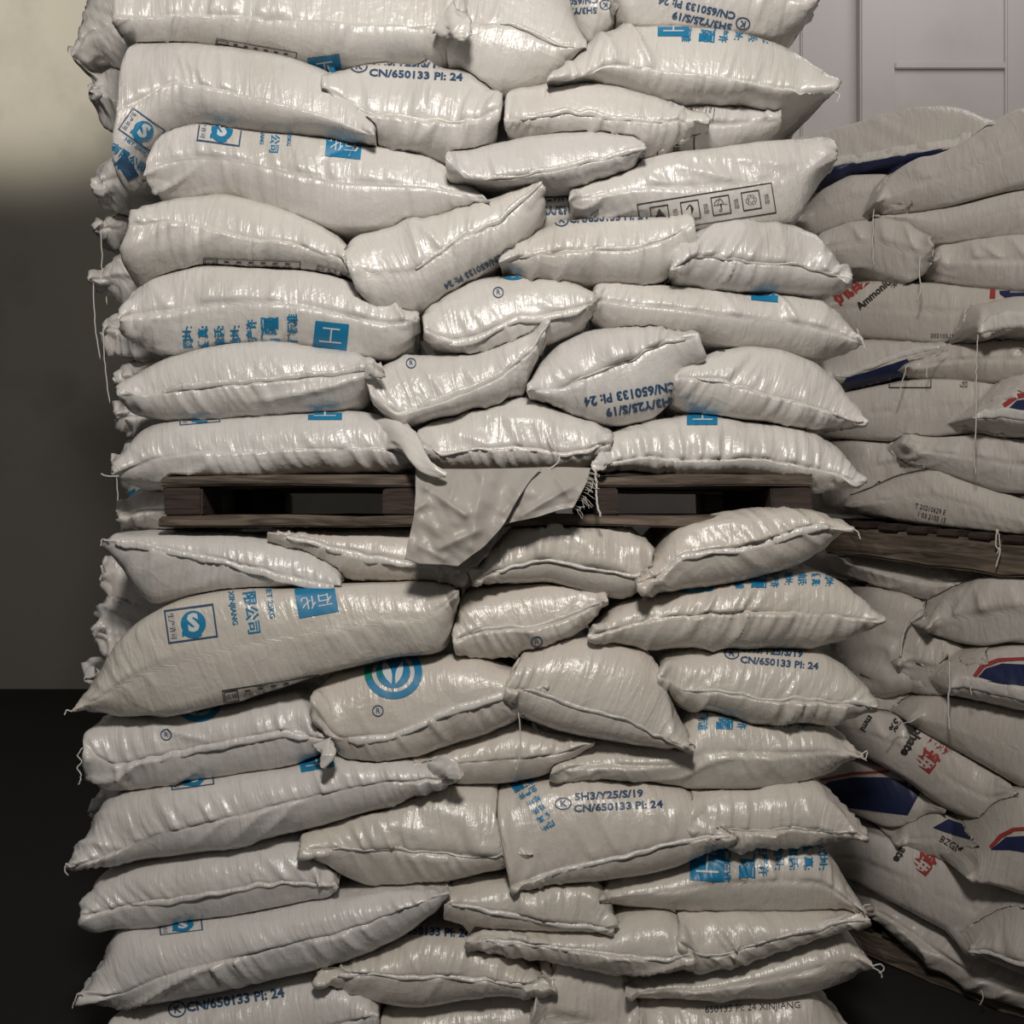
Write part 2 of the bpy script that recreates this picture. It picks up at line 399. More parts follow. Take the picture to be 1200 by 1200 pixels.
    # mesh
    idx = np.zeros((2, nu, nv), int); idx[0] = np.arange(nu*nv).reshape(nu, nv); inner = np.zeros((nu, nv), bool); inner[1:-1, 1:-1] = True
    idx[1] = idx[0]; idx[1][inner] = nu*nv+np.arange(inner.sum())
    allv = np.concatenate([W[0].reshape(-1, 3), W[1][inner]])
    allt = np.concatenate([np.stack([s0[0], t0[0]], -1).reshape(-1, 2), np.stack([s0[1], -t0[1]], -1)[inner]])
    allv = settle(allv)
    W[0] = allv[idx[0]]; W[1] = allv[idx[1]]
    q0 = np.stack([idx[0][:-1, :-1], idx[0][1:, :-1], idx[0][1:, 1:], idx[0][:-1, 1:]], -1).reshape(-1, 4)
    q1 = np.stack([idx[1][:-1, :-1], idx[1][:-1, 1:], idx[1][1:, 1:], idx[1][1:, :-1]], -1).reshape(-1, 4)
    faces = np.concatenate([q0, q1])
    tri = allv[faces]; cc = tri.mean(1)-allv.mean(0); nn_ = np.cross(tri[:, 2]-tri[:, 0], tri[:, 3]-tri[:, 1])
    if (cc*nn_).sum() < 0: faces = faces[:, ::-1]
    faces = faces.tolist(); register(allv, faces)
    verts = [tuple(v) for v in allv.tolist()]; nb = len(verts)
    fmat = [0]*len(faces); mats = [mat]
    if prints:
        bvh = BVHTree.FromPolygons(verts, faces)
        for shp in prints: lay_print(bvh, shp, side, verts, faces, fmat, mats, y0)
    root = bpy.data.objects.new('woven_sack', None); C.objects.link(root); root.location = org; root.empty_display_size = 0.05
    vv = np.array(verts)-org[None]
    body = mesh_obj('sack_body', vv.tolist(), faces, [M[m] for m in mats], root, True, fmat)
    uvl = body.data.uv_layers.new(name='UVMap'); li = np.zeros(len(body.data.loops), int); body.data.loops.foreach_get('vertex_index', li)
    UV = np.zeros((len(verts), 2)); UV[:nb] = allt+rs.rand(2)*5; uvl.data.foreach_set('uv', UV[li].reshape(-1))
    # sewn hem folded along the front edge
    if hem:
        d, u0, u1 = hem; i0, i1 = int(u0*(nu-1)), int(u1*(nu-1)); hv = []; hf = []; K = 5
        for i in range(i0, i1+1):
            e = min(1, (i-i0)/5, (i1-i)/5)
            p = W[0, i, 0]
            for j in range(K):
                f = j/(K-1); wv_ = (vnoise(np.array(s0[0, i, 0]*45.), np.array(f*1.5), seed+61)-0.5)
                hgt = (hw*1.0+4*(vnoise(np.array(s0[0, i, 0]*16.), np.array(0.), seed+62)-0.5))/FP*(D0+y0)*(0.45+0.55*e)
                hv.append((p[0]-org[0]+0.003*wv_, p[1]-org[1]-0.0025-0.0035*math.sin(f*2.6)*e-0.005*wv_*f, p[2]-org[2]+d*hgt*f+0.004*wv_*f-(0.002*d)))
            if i > i0:
                k0 = (i-i0)*K
                for j in range(K-1): hf.append((k0-K+j, k0+j, k0+j+1, k0-K+j+1))
        ho = mesh_obj('sewn_hem', hv, hf, M['hem'], root)
        hu = ho.data.uv_layers.new(name='UVMap')
        for lp, d_ in zip(ho.data.loops, hu.data): d_.uv = (hv[lp.vertex_index][0], hv[lp.vertex_index][2])
        so = ho.modifiers.new('thick', 'SOLIDIFY'); so.thickness = 0.0015
    for th in threads: thread(th, y0, root, org, side)
    tag(root, label, 'sack', group)
    SACKS[key] = root
    return root

def tube_mesh(P, rad, n=6):
    V = []; F = []
    for i, p in enumerate(P):
        a = P[max(0, i-1)]; b = P[min(len(P)-1, i+1)]; t = (Vector(b)-Vector(a)).normalized()
        s = t.cross(Vector((0.3, 1, 0.2))).normalized(); q = t.cross(s)
        r = rad*(0.5 if i in (0, len(P)-1) else 1)
        for k in range(n):
            an = 2*math.pi*k/n; v = Vector(p)+s*math.cos(an)*r+q*math.sin(an)*r; V.append(tuple(v))
        if i:
            for k in range(n): F.append(((i-1)*n+k, (i-1)*n+(k+1) % n, i*n+(k+1) % n, i*n+k))
    F.append(tuple(range(n))[::-1]); F.append(tuple(range((len(P)-1)*n, len(P)*n)))
    return V, F

def ear(root, p, rad, y, mat='white', name='sack_ear', flat=0.45):
    """the loose flattened corner of a sack hanging over whatever is below it"""
    p = pts(p); n = len(p); t = np.linspace(0, n-1, 40); q = cr_matrix(n, t)@p; r = np.interp(t, range(n), rad); yy = np.interp(t, range(n), y)
    V = []; F = []; K = 20; o = np.array(root.location)
    for i in range(len(t)):
        d = q[min(i+1, 39)]-q[max(i-1, 0)]; d /= np.linalg.norm(d)+1e-9; nrm = np.array([-d[1], d[0]])
        for k in range(K):
            a = 2*math.pi*k/K; w_ = 1+0.22*math.sin(3*a+i*0.25)+0.10*math.sin(7*a-i*0.5)
            pp = q[i]+nrm*r[i]*w_*math.cos(a); c = np.array(wp(pp[0], pp[1], yy[i])); c[1] -= r[i]*w_*math.sin(a)*flat/FP*D0
            V.append(tuple(c-o))
        if i: F += [((i-1)*K+k, (i-1)*K+(k+1) % K, i*K+(k+1) % K, i*K+k) for k in range(K)]
    F.append(tuple(range(K))[::-1]); F.append(tuple(range(39*K, 40*K)))
    return mesh_obj(name, V, F, M[mat], root)

def thread(spec, y0, root, org, side=0, rad=0.0013, name='loose_thread'):
    """spec: (dy, 'px,py px,py ...')"""
    dy, s = spec[0], spec[1]
    if len(spec) > 2: rad = spec[2]
    p = pts(s); n = len(p); t = np.linspace(0, n-1, (n-1)*7+1); q = cr_matrix(n, t)@p
    rs = np.random.RandomState(int(abs(p[0, 0]*7+p[0, 1]*3)) % 9999)
    out = []
    for i, (a, b) in enumerate(q):
        y = y0+dy+(yplane(a, 1) if side else 0)
        v = np.array(wp(a+rs.normal(0, 0.35), b, y+rs.normal(0, 0.0006))); out.append(tuple(v-np.array(org)))
    V, F = tube_mesh(out, rad); return mesh_obj(name, V, F, M['thread'], root)

# ------------------------------------------------------------------ the room
def quad_wall(name, a, b, z0, z1, mat, th=0.12, back=1):
    a, b = Vector((*a, 0)), Vector((*b, 0)); d = (b-a).normalized(); n = Vector((-d.y, d.x, 0))*th*back
    v = [a, b, b+n, a+n]; V = [(p.x, p.y, z) for z in (z0, z1) for p in v]
    o = mesh_obj(name, V, [(0, 1, 5, 4), (1, 2, 6, 5), (2, 3, 7, 6), (3, 0, 4, 7), (4, 5, 6, 7), (3, 2, 1, 0)], mat, None, False)
    o['kind'] = 'structure'; return o
def plaster(name, col, stain, scale, bump=0.3, lo=0.5, hi=0.75):
    m = mat_base(name, col, 0.85); g = N(m); b = g.n['Principled BSDF']; geo = g.new('ShaderNodeNewGeometry')
    n = g.new('ShaderNodeTexNoise'); n.inputs['Scale'].default_value = scale; n.inputs['Detail'].default_value = 8; n.inputs['Roughness'].default_value = 0.6
    g.link(geo.outputs['Position'], n.inputs['Vector'])
    r = g.new('ShaderNodeValToRGB'); r.color_ramp.elements[0].position = lo; r.color_ramp.elements[1].position = hi
    r.color_ramp.elements[0].color = (*col, 1); r.color_ramp.elements[1].color = (*stain, 1); g.link(n.outputs[0], r.inputs[0])
    g.link(r.outputs[0], b.inputs['Base Color'])
    bp = g.new('ShaderNodeBump'); bp.inputs['Strength'].default_value = bump; bp.inputs['Distance'].default_value = 0.01; g.link(n.outputs[0], bp.inputs['Height']); g.link(bp.outputs[0], b.inputs['Normal'])
    return m
conc = plaster('bare_concrete_wall', (0.36, 0.335, 0.285), (0.25, 0.235, 0.20), 1.1)
panelm = plaster('white_board', (0.50, 0.47, 0.46), (0.42, 0.395, 0.38), 1.8, 0.15)
floorm = plaster('dusty_dark_floor', (0.012, 0.011, 0.010), (0.006, 0.006, 0.005), 2.0)
fl = mesh_obj('floor', [(-5, -3, 0), (4, -3, 0), (4, 5.1, 0), (-5, 5.1, 0), (-5, -3, -0.1), (4, -3, -0.1), (4, 5.1, -0.1), (-5, 5.1, -0.1)],
              [(0, 1, 2, 3), (7, 6, 5, 4), (0, 4, 5, 1), (1, 5, 6, 2), (2, 6, 7, 3), (3, 7, 4, 0)], floorm, None, False); fl['kind'] = 'structure'
quad_wall('wall_back', (-5, 5.0), (0.3, 5.0), 0, 6.4, conc)
quad_wall('wall_right', (0.3, 1.75), (4, 1.75), 0, 3.6, panelm)
def box(name, x0, x1, y0, y1, z0, z1, mat, parent=None, bev=0.004, wob=0.0, seed=1, org=(0, 0, 0), segs=1):
    bm = bmesh.new(); bmesh.ops.create_cube(bm, size=1)
    for v in bm.verts: v.co = Vector((x0+(v.co.x+.5)*(x1-x0), y0+(v.co.y+.5)*(y1-y0), z0+(v.co.z+.5)*(z1-z0)))
    if segs > 1:
        ed = [e for e in bm.edges if abs(e.verts[0].co.x-e.verts[1].co.x) > 1e-5]
        bmesh.ops.subdivide_edges(bm, edges=ed, cuts=segs, use_grid_fill=True)
    r = random.Random(seed)
    for v in bm.verts: v.co += Vector((r.uniform(-wob, wob), r.uniform(-wob, wob), r.uniform(-wob, wob)))-Vector(org)
    if bev: bmesh.ops.bevel(bm, geom=[e for e in bm.edges if e.calc_face_angle(0) > 0.9], offset=bev, segments=2, affect='EDGES')
    me = bpy.data.meshes.new(name); bm.to_mesh(me); bm.free(); me.materials.append(mat)
    o = bpy.data.objects.new(name, me); C.objects.link(o)
    if parent: o.parent = parent
    return o
# board joints and battens on the white wall
for i, (px, wd, th) in enumerate(((1023, 40, 0.05), (1188, 24, 0.02), (940, 4, 0.01))):
    x = wp(px, 0, 1.75)[0]; o = box('trim_%d' % (i+1), x-wd/2400*3.75, x+wd/2400*3.75, 1.75-th, 1.749, 0, 3.6, panelm, None, 0.006); o['kind'] = 'structure'
x = wp(1048, 0, 1.75)[0]
for i, (za, xa, xb) in enumerate(((ZC+(600-78)/1200*3.75, x, 2.4),)):
    o = box('trim_%d' % (4+i), xa, xb, 1.738, 1.749, za-0.012, za+0.012, panelm, None, 0.003); o['kind'] = 'structure'

# ------------------------------------------------------------------ pallets
def wood_mat(name, col, dark):
    m = mat_base(name, col, 0.8); g = N(m); b = g.n['Principled BSDF']; tc = g.new('ShaderNodeTexCoord')
    mp = g.new('ShaderNodeMapping'); mp.inputs['Scale'].default_value = (2.5, 12, 26); g.link(tc.outputs['Object'], mp.inputs[0])
    n = g.new('ShaderNodeTexNoise'); n.inputs['Scale'].default_value = 3; n.inputs['Detail'].default_value = 8; n.inputs['Distortion'].default_value = 1.2
    g.link(mp.outputs[0], n.inputs['Vector']); r = g.new('ShaderNodeValToRGB'); r.color_ramp.elements[0].position = 0.3; r.color_ramp.elements[1].position = 0.72
    r.color_ramp.elements[0].color = (*dark, 1); r.color_ramp.elements[1].color = (*col, 1); g.link(n.outputs[0], r.inputs[0]); g.link(r.outputs[0], b.inputs['Base Color'])
    bp = g.new('ShaderNodeBump'); bp.inputs['Strength'].default_value = 0.6; bp.inputs['Distance'].default_value = 0.006; g.link(n.outputs[0], bp.inputs['Height']); g.link(bp.outputs[0], b.inputs['Normal'])
    return m
wood = wood_mat('weathered_pallet_wood', (0.20, 0.155, 0.115), (0.035, 0.025, 0.019))
woodd = wood_mat('dark_pallet_block', (0.065, 0.04, 0.03), (0.016, 0.010, 0.008))
def pallet(label, x0, x1, y0, y1, z0, z1, blocks, rot=0.0, bh=0.022, group='wooden pallets', tilt=0.0):
    cx, cy = (x0+x1)/2, (y0+y1)/2; org = (cx, cy, z0)
    r = bpy.data.objects.new('wooden_pallet', None); C.objects.link(r); r.location = org; r.rotation_euler = (0, tilt, rot)
    tag(r, label, 'pallet', group)
    n = 6; dy = (y1-y0)/n
    for i in range(n):
        box('deck_board', x0, x1, y0+i*dy, y0+(i+0.78)*dy, z1-bh, z1, wood, r, 0.003, 0.0035, i+3, org, 9)
    for i in (0, 2.6, 5.15):
        box('bottom_board', x0-0.003, x1, y0+i*dy, y0+(i+0.8)*dy, z0, z0+bh, wood, r, 0.003, 0.0035, int(i*7)+31, org, 9)
    for k, (bx0, bx1, m) in enumerate(blocks):
        for j in (0, 2.6, 5.15):
            box('block', bx0, bx1, y0+0.006+j*dy, y0+(j+0.76)*dy, z0+bh-0.002, z1-bh+0.002, m, r, 0.004, 0.002, k*5+int(j), org)
    return r
X = lambda px, y=0: wp(px, 0, y)[0]
Z = lambda py, y=0: wp(0, py, y)[2]
pallet('dark weathered wooden pallet halfway up the front stack of sacks', X(188, .0), X(953, .0), 0.0, 0.85, Z(617), Z(557), [(X(190), X(236), woodd), (X(447), X(487), woodd), (X(699), X(724), woodd), (X(905), X(953), woodd)])
box_ = None
register_box(X(188), X(953), 0.0, 0.85, Z(617), Z(557))
register_box(X(150), X(960), 0.03, 0.9, 0.0, 0.125)
pallet('wooden pallet on the floor under the lowest sacks of the front stack', X(150), X(960), 0.03, 0.9, 0.0, 0.125, [(X(150), X(200), woodd), (X(530), X(580), woodd), (X(900), X(960), woodd)])
# the right stack's pallet runs away from the camera
from mathutils import Matrix
ya = yplane(965, 1)+0.03; yb = yplane(1300, 1)+0.03
pa = Vector(wp(965, 648, ya)); pb = Vector(wp(1300, 690, yb)); ang = math.atan2(pb.y-pa.y, pb.x-pa.x); L_ = (pb-pa).length
tl = math.atan2(pa.z-pb.z, math.hypot(pb.x-pa.x, pb.y-pa.y))
def beam_pallet(label, corner, L_, tl, ang, bh=0.078):
    r = bpy.data.objects.new('wooden_pallet', None); C.objects.link(r); r.rotation_euler = (0, tl, ang); r.location = corner
    tag(r, label, 'pallet', 'wooden pallets')
    mw = Matrix.Translation(corner) @ r.rotation_euler.to_matrix().to_4x4(); h_ = bh+0.016
    bx = [tuple(mw @ Vector((x, y, z))) for x in (0, L_) for y in (0, 0.66) for z in (0, h_)]
    register(bx, [(0, 1, 3, 2), (4, 6, 7, 5), (0, 4, 5, 1), (2, 3, 7, 6), (0, 2, 6, 4), (1, 5, 7, 3)])
    for i, y in enumerate((0, 0.3, 0.6)): box('stringer', 0, L_, y, y+0.05, 0, bh, wood, r, 0.006, 0.004, i+70, (0, 0, 0), 11)
    n = 9
    for i in range(n): box('deck_board', i*L_/n+0.005, (i+0.72)*L_/n, -0.01, 0.66, bh, bh+0.016, woodd, r, 0.003, 0.001, i+80)
    return r
pr = beam_pallet('thick grey-brown wooden pallet between the sacks of the right stack', pa, L_, tl, ang)
beam_pallet('low pallet in the shadow under the right stack', Vector((pa.x+0.05, pa.y+0.10, 0.0)), L_, 0, ang)

# ------------------------------------------------------------------ front stack, upper block
Pl = place
F = 'front'
sack('A1', 'L', 0.0, '133,-70 200,-85 400,-85 520,-50 545,-10', '133,40 160,50 222,46 275,52 335,63 420,70 470,66 500,70 530,62 548,38', '132,20 200,15 300,18 420,25 500,28 548,20',
     'big white sack at the top left of the front stack, crumpled right end', prints=[Pl(art('sq'), 381, 80, 0.95, 8, 0.9), Pl(art('strip'), 300, 60, 0.8, -10)])
sack('A2', 'L', -0.015, '135,48 180,42 222,43 275,49 335,60 380,76 410,100 440,158', '150,214 162,180 193,149 227,138 326,152 377,156 438,164', '136,130 200,92 264,104 330,118 400,140 440,160',
     'white sack under the topmost left sack, blue quality mark on its sagging left end', hem=('' and 0 or 1, 0.28, 0.62) if False else None,
     prints=[Pl(art('qs'), 166, 152, 0.78, -35), Pl(art('name'), 150, 185, 0.7, 55), [POLY([(136, 190), (150, 212), (162, 205), (146, 178)], 'ink')]])
sack('A3', 'L', 0.0, '160,185 175,168 193,149 227,137 326,152 377,157 438,165 502,178 545,205 575,232', '175,226 225,222 278,227 330,246 392,267 440,264 479,258 530,248 575,240', None,
     'white sack with blue quality mark and blue square, third down at top left',
     prints=[Pl(art('qs'), 258, 152, 0.85, -8), Pl(art('sq2'), 403, 170, 1.05, -6, 0.85), Pl(art('name'), 322, 158, 0.72, -5, 0.9)])
sack('A4', 'L', 0.0, '155,255 165,238 200,228 260,222 320,236 370,256 405,280 425,318', '140,310 150,330 190,318 230,308 330,312 400,322 425,326', '150,262 213,257 278,275 340,284 392,298 425,322',
     'wrinkled white sack with a sagging middle fold, above the sack with address lines', prints=[Pl(art('strip'), 295, 311, 0.95, -2, 0.8), Pl(art('strip'), 400, 322, 0.5, -15)], wr=1.35)
sack('A5', 'L', -0.005, '136,366 150,340 180,318 230,308 300,308 370,316 430,335 470,350 492,370', '140,385 160,405 200,414 250,402 330,397 400,410 450,417 480,402 492,375', None,
     'white sack with blue square and address lines, bulging below the wrinkled sack at left', prints=[Pl(art('sq'), 388, 393, 1.0, -6, 0.9), Pl(art('cols'), 284, 392, 1.0, 181, 0.9)], wr=1.3)
sack('A6', 'L', 0.0, '138,455 155,435 185,418 230,404 270,398 330,396 400,408 440,422', '138,470 155,484 190,492 260,489 340,484 400,482 430,468 442,440', '137,463 200,459 250,452 310,446 380,440 442,432',
     'white sack with a straight creased seam, second above the dark pallet at left', hem=(1, 0.18, 0.97), hw=9)
sack('A7', 'L', 0.0, '134,552 148,520 165,498 200,490 250,487 340,482 420,480 460,490 480,506 488,530', '135,562 155,571 200,573 280,565 340,556 420,553 470,552 488,545', '132,557 165,540 215,530 350,526 400,525 450,524 488,540',
     'white sack lying on the left part of the dark pallet', prints=[Pl(art('qs'), 234, 489, 0.8, 5, 0.5), Pl(art('sq'), 381, 484, 1.0, 0, 0.5), Pl(art('cn1'), 318, 483, 0.6, 2)],
     threads=[(-0.005, '140,558 126,558 118,555')])
# middle column
sack('B2', 'S', 0.01, '548,-30 600,-55 640,-50 668,-10 685,50', '520,70 545,92 590,102 640,92 690,58', '530,20 600,24 650,48 688,56', 'smooth grey-white sack at the top centre, hanging into a point below',
     wr=0.8, hem=(1, 0.35, 0.9), hw=5)
sack('B3', 'S', 0.06, '600,-30 640,-60 700,-60 730,-10', '640,-5 668,10 690,40 705,38 728,18', None, 'small shaded sack with upside-down blue code at the top edge, above centre', wr=0.5,
     prints=[Pl(art('cn'), 672, 6, 0.72, 182)])
sack('B4', 'S', -0.005, '376,95 400,74 450,66 500,70 550,85 587,108', '378,110 440,164 500,178 530,183 575,165 588,150', '376,103 395,110 430,130 480,137 530,140 560,139 588,128',
     'plump sack with blue CN code and ruffled seam under the top row left of centre', hem=(1, 0.24, 0.88), hw=5, prints=[Pl(art('cn'), 475, 82, 1.05, -3, 0.82)], wr=1.2)
sack('B5', 'L', 0.0, '588,110 610,98 650,91 690,91 720,95 780,116 834,138', '592,160 640,158 700,160 760,178 800,165 834,142', '590,140 625,137 663,130 714,138 760,141 834,140',
     'sack with tightly wrinkled seam, right of the plump CN code sack under the top row', hem=(1, 0.1, 0.8), hw=6, wr=1.2)
sack('B6', 'L', -0.02, '520,178 564,170 621,157 660,151 700,150 740,157 757,168', '556,210 590,216 640,217 664,216 700,210 745,192 757,178', '521,180 550,209 600,207 650,198 692,188 757,174',
     'long sack rising right with folded hem, left above the large sack with handling table', hem=(1, 0.2, 1.0), hw=6, prints=[[POLY([(752, 178), (775, 160), (782, 170), (775, 182)], 'blue')]])
sack('B7', 'L', -0.01, '405,300 412,272 450,262 500,252 550,240 600,222 632,210', '412,335 440,365 490,364 522,340 584,305 612,288 636,262 640,225', '405,308 431,318 493,313 539,277 584,261 636,214',
     'bulging white sack with a diagonal ruffled seam and upside-down code below it', hem=(1, 0.3, 1.0), hw=8, prints=[Pl(art('cn1'), 560, 315, 0.66, 208)], wr=1.3)
sack('B8', 'S', 0.04, '600,225 640,212 680,215 700,230', '610,270 640,276 670,262 700,250', None, 'shaded sack with upside-down blue code showing in the gap left of the handling table', prints=[Pl(art('cn'), 640, 238, 0.95, 183)], wr=0.5)
sack('B9', 'L', 0.0, '584,305 610,282 652,256 720,249 760,250 800,246 816,258', '586,312 600,322 640,328 680,330 740,330 780,326 812,300', '584,308 620,298 680,293 737,292 773,282 815,262',
     'white sack with a level stitched seam under the handling table print', hem=(1, 0.12, 0.92), hw=5, prints=[Pl(art('cn1'), 706, 256, 0.8, 3)], wr=1.1)
sack('B10', 'L', 0.0, '496,372 510,352 524,338 564,322 620,318 660,325 680,337 700,350', '498,392 512,408 560,418 600,412 650,398 686,382 698,358', '496,385 530,400 565,392 607,370 646,366 698,354',
     'white sack with half a blue ring emblem at its top, above the dark pallet', hem=(-1, 0.1, 0.95), hw=9, prints=[Pl(art('logo'), 601, 303, 0.82, 0), Pl(art('reg'), 584, 343, 0.95)])
sack('B11', 'L', -0.012, '430,440 445,425 473,412 513,413 550,413 600,396 646,372', '432,465 455,492 479,498 520,484 560,473 612,461 625,430 644,385', '430,452 462,486 522,468 578,446 624,410 645,376',
     'sack rising right with a trace of blue emblem, beside the short coded sack', hem=(1, 0.22, 0.98), hw=9, prints=[Pl(art('logo'), 497, 391, 0.8, 0), Pl(art('reg'), 482, 426, 0.9)])
sack('B12', 'S', -0.01, '617,452 630,422 655,400 690,385 722,382 765,382 822,392', '614,462 650,477 690,492 725,497 770,489 790,470 800,440', '616,458 655,456 695,438 737,423 770,404 820,392',
     'short fat white sack with upside-down blue code and knotted upper right corner', hem=(1, 0.25, 0.92), hw=4, prints=[Pl(art('cn'), 752, 466, 1.05, 190, 1.0)], wr=1.3)
sack('B13', 'L', -0.005, '484,508 495,494 539,484 578,470 612,463 649,477 692,494 717,510', '486,520 500,540 520,551 578,552 640,552 690,550 717,528', '484,515 516,532 550,527 621,524 663,531 717,520',
     'white sack with fine vertical creases over the grey cloth at the pallet', hem=(-1, 0.1, 0.95), hw=4, wr=1.2, threads=[(-0.03, '640,500 650,525 655,540 640,552')])
# right column
sack('C1', 'L', 0.0, '715,-60 800,-80 900,-70 963,-5', '722,-5 735,22 793,27 861,31 912,36 949,18 963,0', None, 'white sack at the top edge right of centre with upside-down CN code',
     prints=[Pl(art('cn'), 826, 17, 0.88, 168)])
sack('C2', 'L', -0.01, '640,92 665,75 694,42 722,26 793,24 861,30 915,42 946,62 980,106', '648,100 680,91 708,93 768,112 850,117 878,112 912,124 952,110 980,108', '640,96 690,85 708,72 751,76 793,82 850,88 910,100 980,107',
     'white sack with blue square and pointed right tail, at the front stack\'s upper right', prints=[Pl(art('sq'), 789, 32, 0.92, 0, 0.7), Pl(art('cols'), 858, 39, 0.9, -6, 0.7)], threads=[(-0.004, '978,107 984,112 980,120')])
sack('C3', 'L', 0.03, '755,115 800,112 850,118 900,114 915,125', '758,160 800,176 850,172 900,166 918,150', None, 'crumpled sack end tucked under the pointed-tail sack, black table print at its left',
     prints=[Pl(art('table'), 790, 122, 0.6, -10), [FRAME(770, 152, 814, 184, 1.5, 'black')], Pl([T('堆', 0, 0, 16, 'black')], 790, 172)], wr=1.6)
sack('C5', 'L', -0.015, '664,222 700,200 737,188 756,182 822,171 907,160 960,157 990,158', '668,248 720,252 748,250 822,264 870,262 935,256 950,235 975,192', None,
     'large white sack with black handling table, upper right of the front stack', prints=[Pl(art('table'), 828, 244, 1.0, 9)], wr=0.8)
sack('C6', 'L', 0.0, '785,314 800,290 816,272 835,258 864,252 907,252 940,262 965,284 998,324', '786,320 793,331 850,338 878,337 949,343 977,342 998,330', '785,317 816,298 878,306 935,310 977,320 999,327',
     'white sack with raised hem and torn right corner, below the large sack with handling table', hem=(1, 0.1, 0.95), hw=5, wr=1.1)
sack('C7', 'L', 0.0, '688,345 700,328 717,321 751,328 793,333 878,342 921,344 963,349 992,366 1012,402', '690,372 722,382 788,388 850,400 907,405 958,416 985,412 1012,405', None,
     'long plain white sack with smooth front, right column, above the sack with diagonal crease', prints=[[POLY([(880, 352), (912, 355), (912, 343), (880, 340)], 'blue')]], threads=[(-0.004, '1004,385 1010,400 1016,412')], wr=0.9)
sack('C8', 'L', 0.0, '790,440 807,425 839,409 878,402 921,408 963,422 986,444 1006,476 1018,494', '790,470 810,482 836,485 878,490 921,496 963,502 1000,498 1018,497', '790,442 840,442 892,461 926,467 977,484 1018,495',
     'white sack with slanting seam and folded white corner tab at right', hem=(-1, 0.12, 0.97), hw=5, wr=1.2, prints=[[FRAME(800, 398, 850, 412, 1.5, 'black')]])
sack('C9', 'L', -0.005, '697,545 705,520 722,503 765,493 807,486 841,487 921,498 955,504 982,520 1002,549 1012,568', '700,552 737,549 780,553 822,557 878,556 949,572 985,573 1012,570', '697,548 754,533 793,538 839,539 884,535 935,544 977,552 1012,569',
     'white sack lying on the right part of the dark pallet, blue square on top', prints=[Pl(art('sq'), 823, 487, 0.9, 0, 0.75), Pl(art('cols'), 905, 488, 0.9, -9, 0.5)], wr=1.3)
# ------------------------------------------------------------------ front stack, lower block
sack('D1', 'L', -0.01, '122,634 135,626 159,622 210,622 258,624 315,628 372,650 410,680', '128,645 150,690 173,713 202,705 258,696 343,690 400,688', '121,635 153,632 187,641 258,656 329,674 400,688',
     'white sack directly under the left end of the dark pallet, with a long diagonal hem', hem=(-1, 0.05, 0.97), hw=9, threads=[(-0.003, '128,634 120,632 118,640')])
sack('D2', 'S', 0.0, '312,624 330,620 360,622 430,618 482,618 550,650', '360,650 411,682 470,684 536,690 552,680', '312,624 360,632 402,646 473,659 530,666 552,676',
     'creased white sack behind the hanging grey cloth', hem=(-1, 0.1, 0.95), hw=8, wr=1.2, mat='warm')
sack('D3', 'S', -0.02, '552,676 580,640 605,615 650,598 700,600 737,612 760,632', '553,684 601,686 643,684 700,700 740,706 764,680 766,645', '552,680 600,664 643,657 697,668 748,676 766,668',
     'plump sack right of the grey cloth with code at its top edge', hem=(-1, 0.15, 0.95), hw=4, mat='warm', wr=1.3, prints=[Pl(art('cn1'), 690, 606, 0.62, -6)])
sack('D4', 'L', -0.045, '746,680 765,655 780,628 800,611 840,601 870,597 927,593 965,598 1002,620', '750,694 785,694 830,690 870,682 941,665 972,640 985,622 1002,622', '746,685 775,676 799,651 870,642 920,628 955,614 1002,621',
     'full white sack bulging in front of the right end of the dark pallet', hem=(-1, 0.2, 0.9), hw=8, mat='warm', wr=1.3, threads=[(-0.004, '1000,620 1006,624 1008,632')])
sack('E1', 'L', -0.06, '80,833 111,790 131,752 159,725 202,705 258,695 343,689 388,686 445,683 502,685 538,690', '82,836 110,840 131,843 202,841 264,827 360,798 428,781 468,771 518,768 527,748 538,694', None,
     'largest sack, across the left below the pallet, with quality mark and blue square', prints=[Pl(art('qs'), 224, 731, 0.98, 8), Pl(art('name'), 293, 710, 1.0, 8), Pl(art('sq2'), 371, 704, 1.18, 10, 0.85), Pl(art('strip'), 322, 808, 1.02, 9),
      [POLY([(372, 797), (430, 781), (470, 770), (470, 771.5), (430, 782.5), (372, 799)], 'black')]], wr=0.75, threads=[(-0.002, '84,834 78,832 76,838')], mat='warm')
sack('E2', 'L', 0.0, '530,735 538,700 553,690 601,685 643,681 690,684 713,697', '530,765 558,775 601,771 643,757 690,734 713,704', '530,752 572,738 615,736 660,728 713,702',
     'white sack with a small registered mark, wedged right of the largest sack', mat='warm', hem=(1, 0.1, 0.95), hw=5, prints=[Pl(art('reg'), 629, 752, 1.0)], wr=1.1)
sack('E3', 'L', -0.01, '688,744 720,712 757,698 796,692 884,675 941,668 969,671 997,688 1026,713 1039,727', '690,750 728,757 762,762 859,757 927,759 955,764 1000,750 1039,730', '688,746 760,726 827,720 890,716 938,719 985,722 1039,728',
     'long cream sack with blue address lines above, tapering to the right below the pallet', mat='warm', prints=[Pl(art('sq'), 818, 688, 0.9, 5, 0.4), Pl(art('cols'), 917, 679, 0.85, -2, 0.6)], wr=1.4, skew=-0.6)
sack('F1', 'L', 0.0, '98,860 117,843 160,842 202,841 264,828 343,813 360,820 375,850 390,866', '97,895 117,933 151,928 230,918 343,902 372,890 390,872', '97,876 130,900 173,890 258,870 329,858 390,868',
     'white sack with crumpled ends under the tip of the largest sack', prints=[Pl(art('logo'), 232, 820, 0.85, 0), Pl(art('reg'), 195, 861, 1.0)], hem=(-1, 0.25, 0.9), hw=8, threads=[(-0.002, '97,876 91,885 96,893 90,900 95,908 92,920')], wr=1.3)
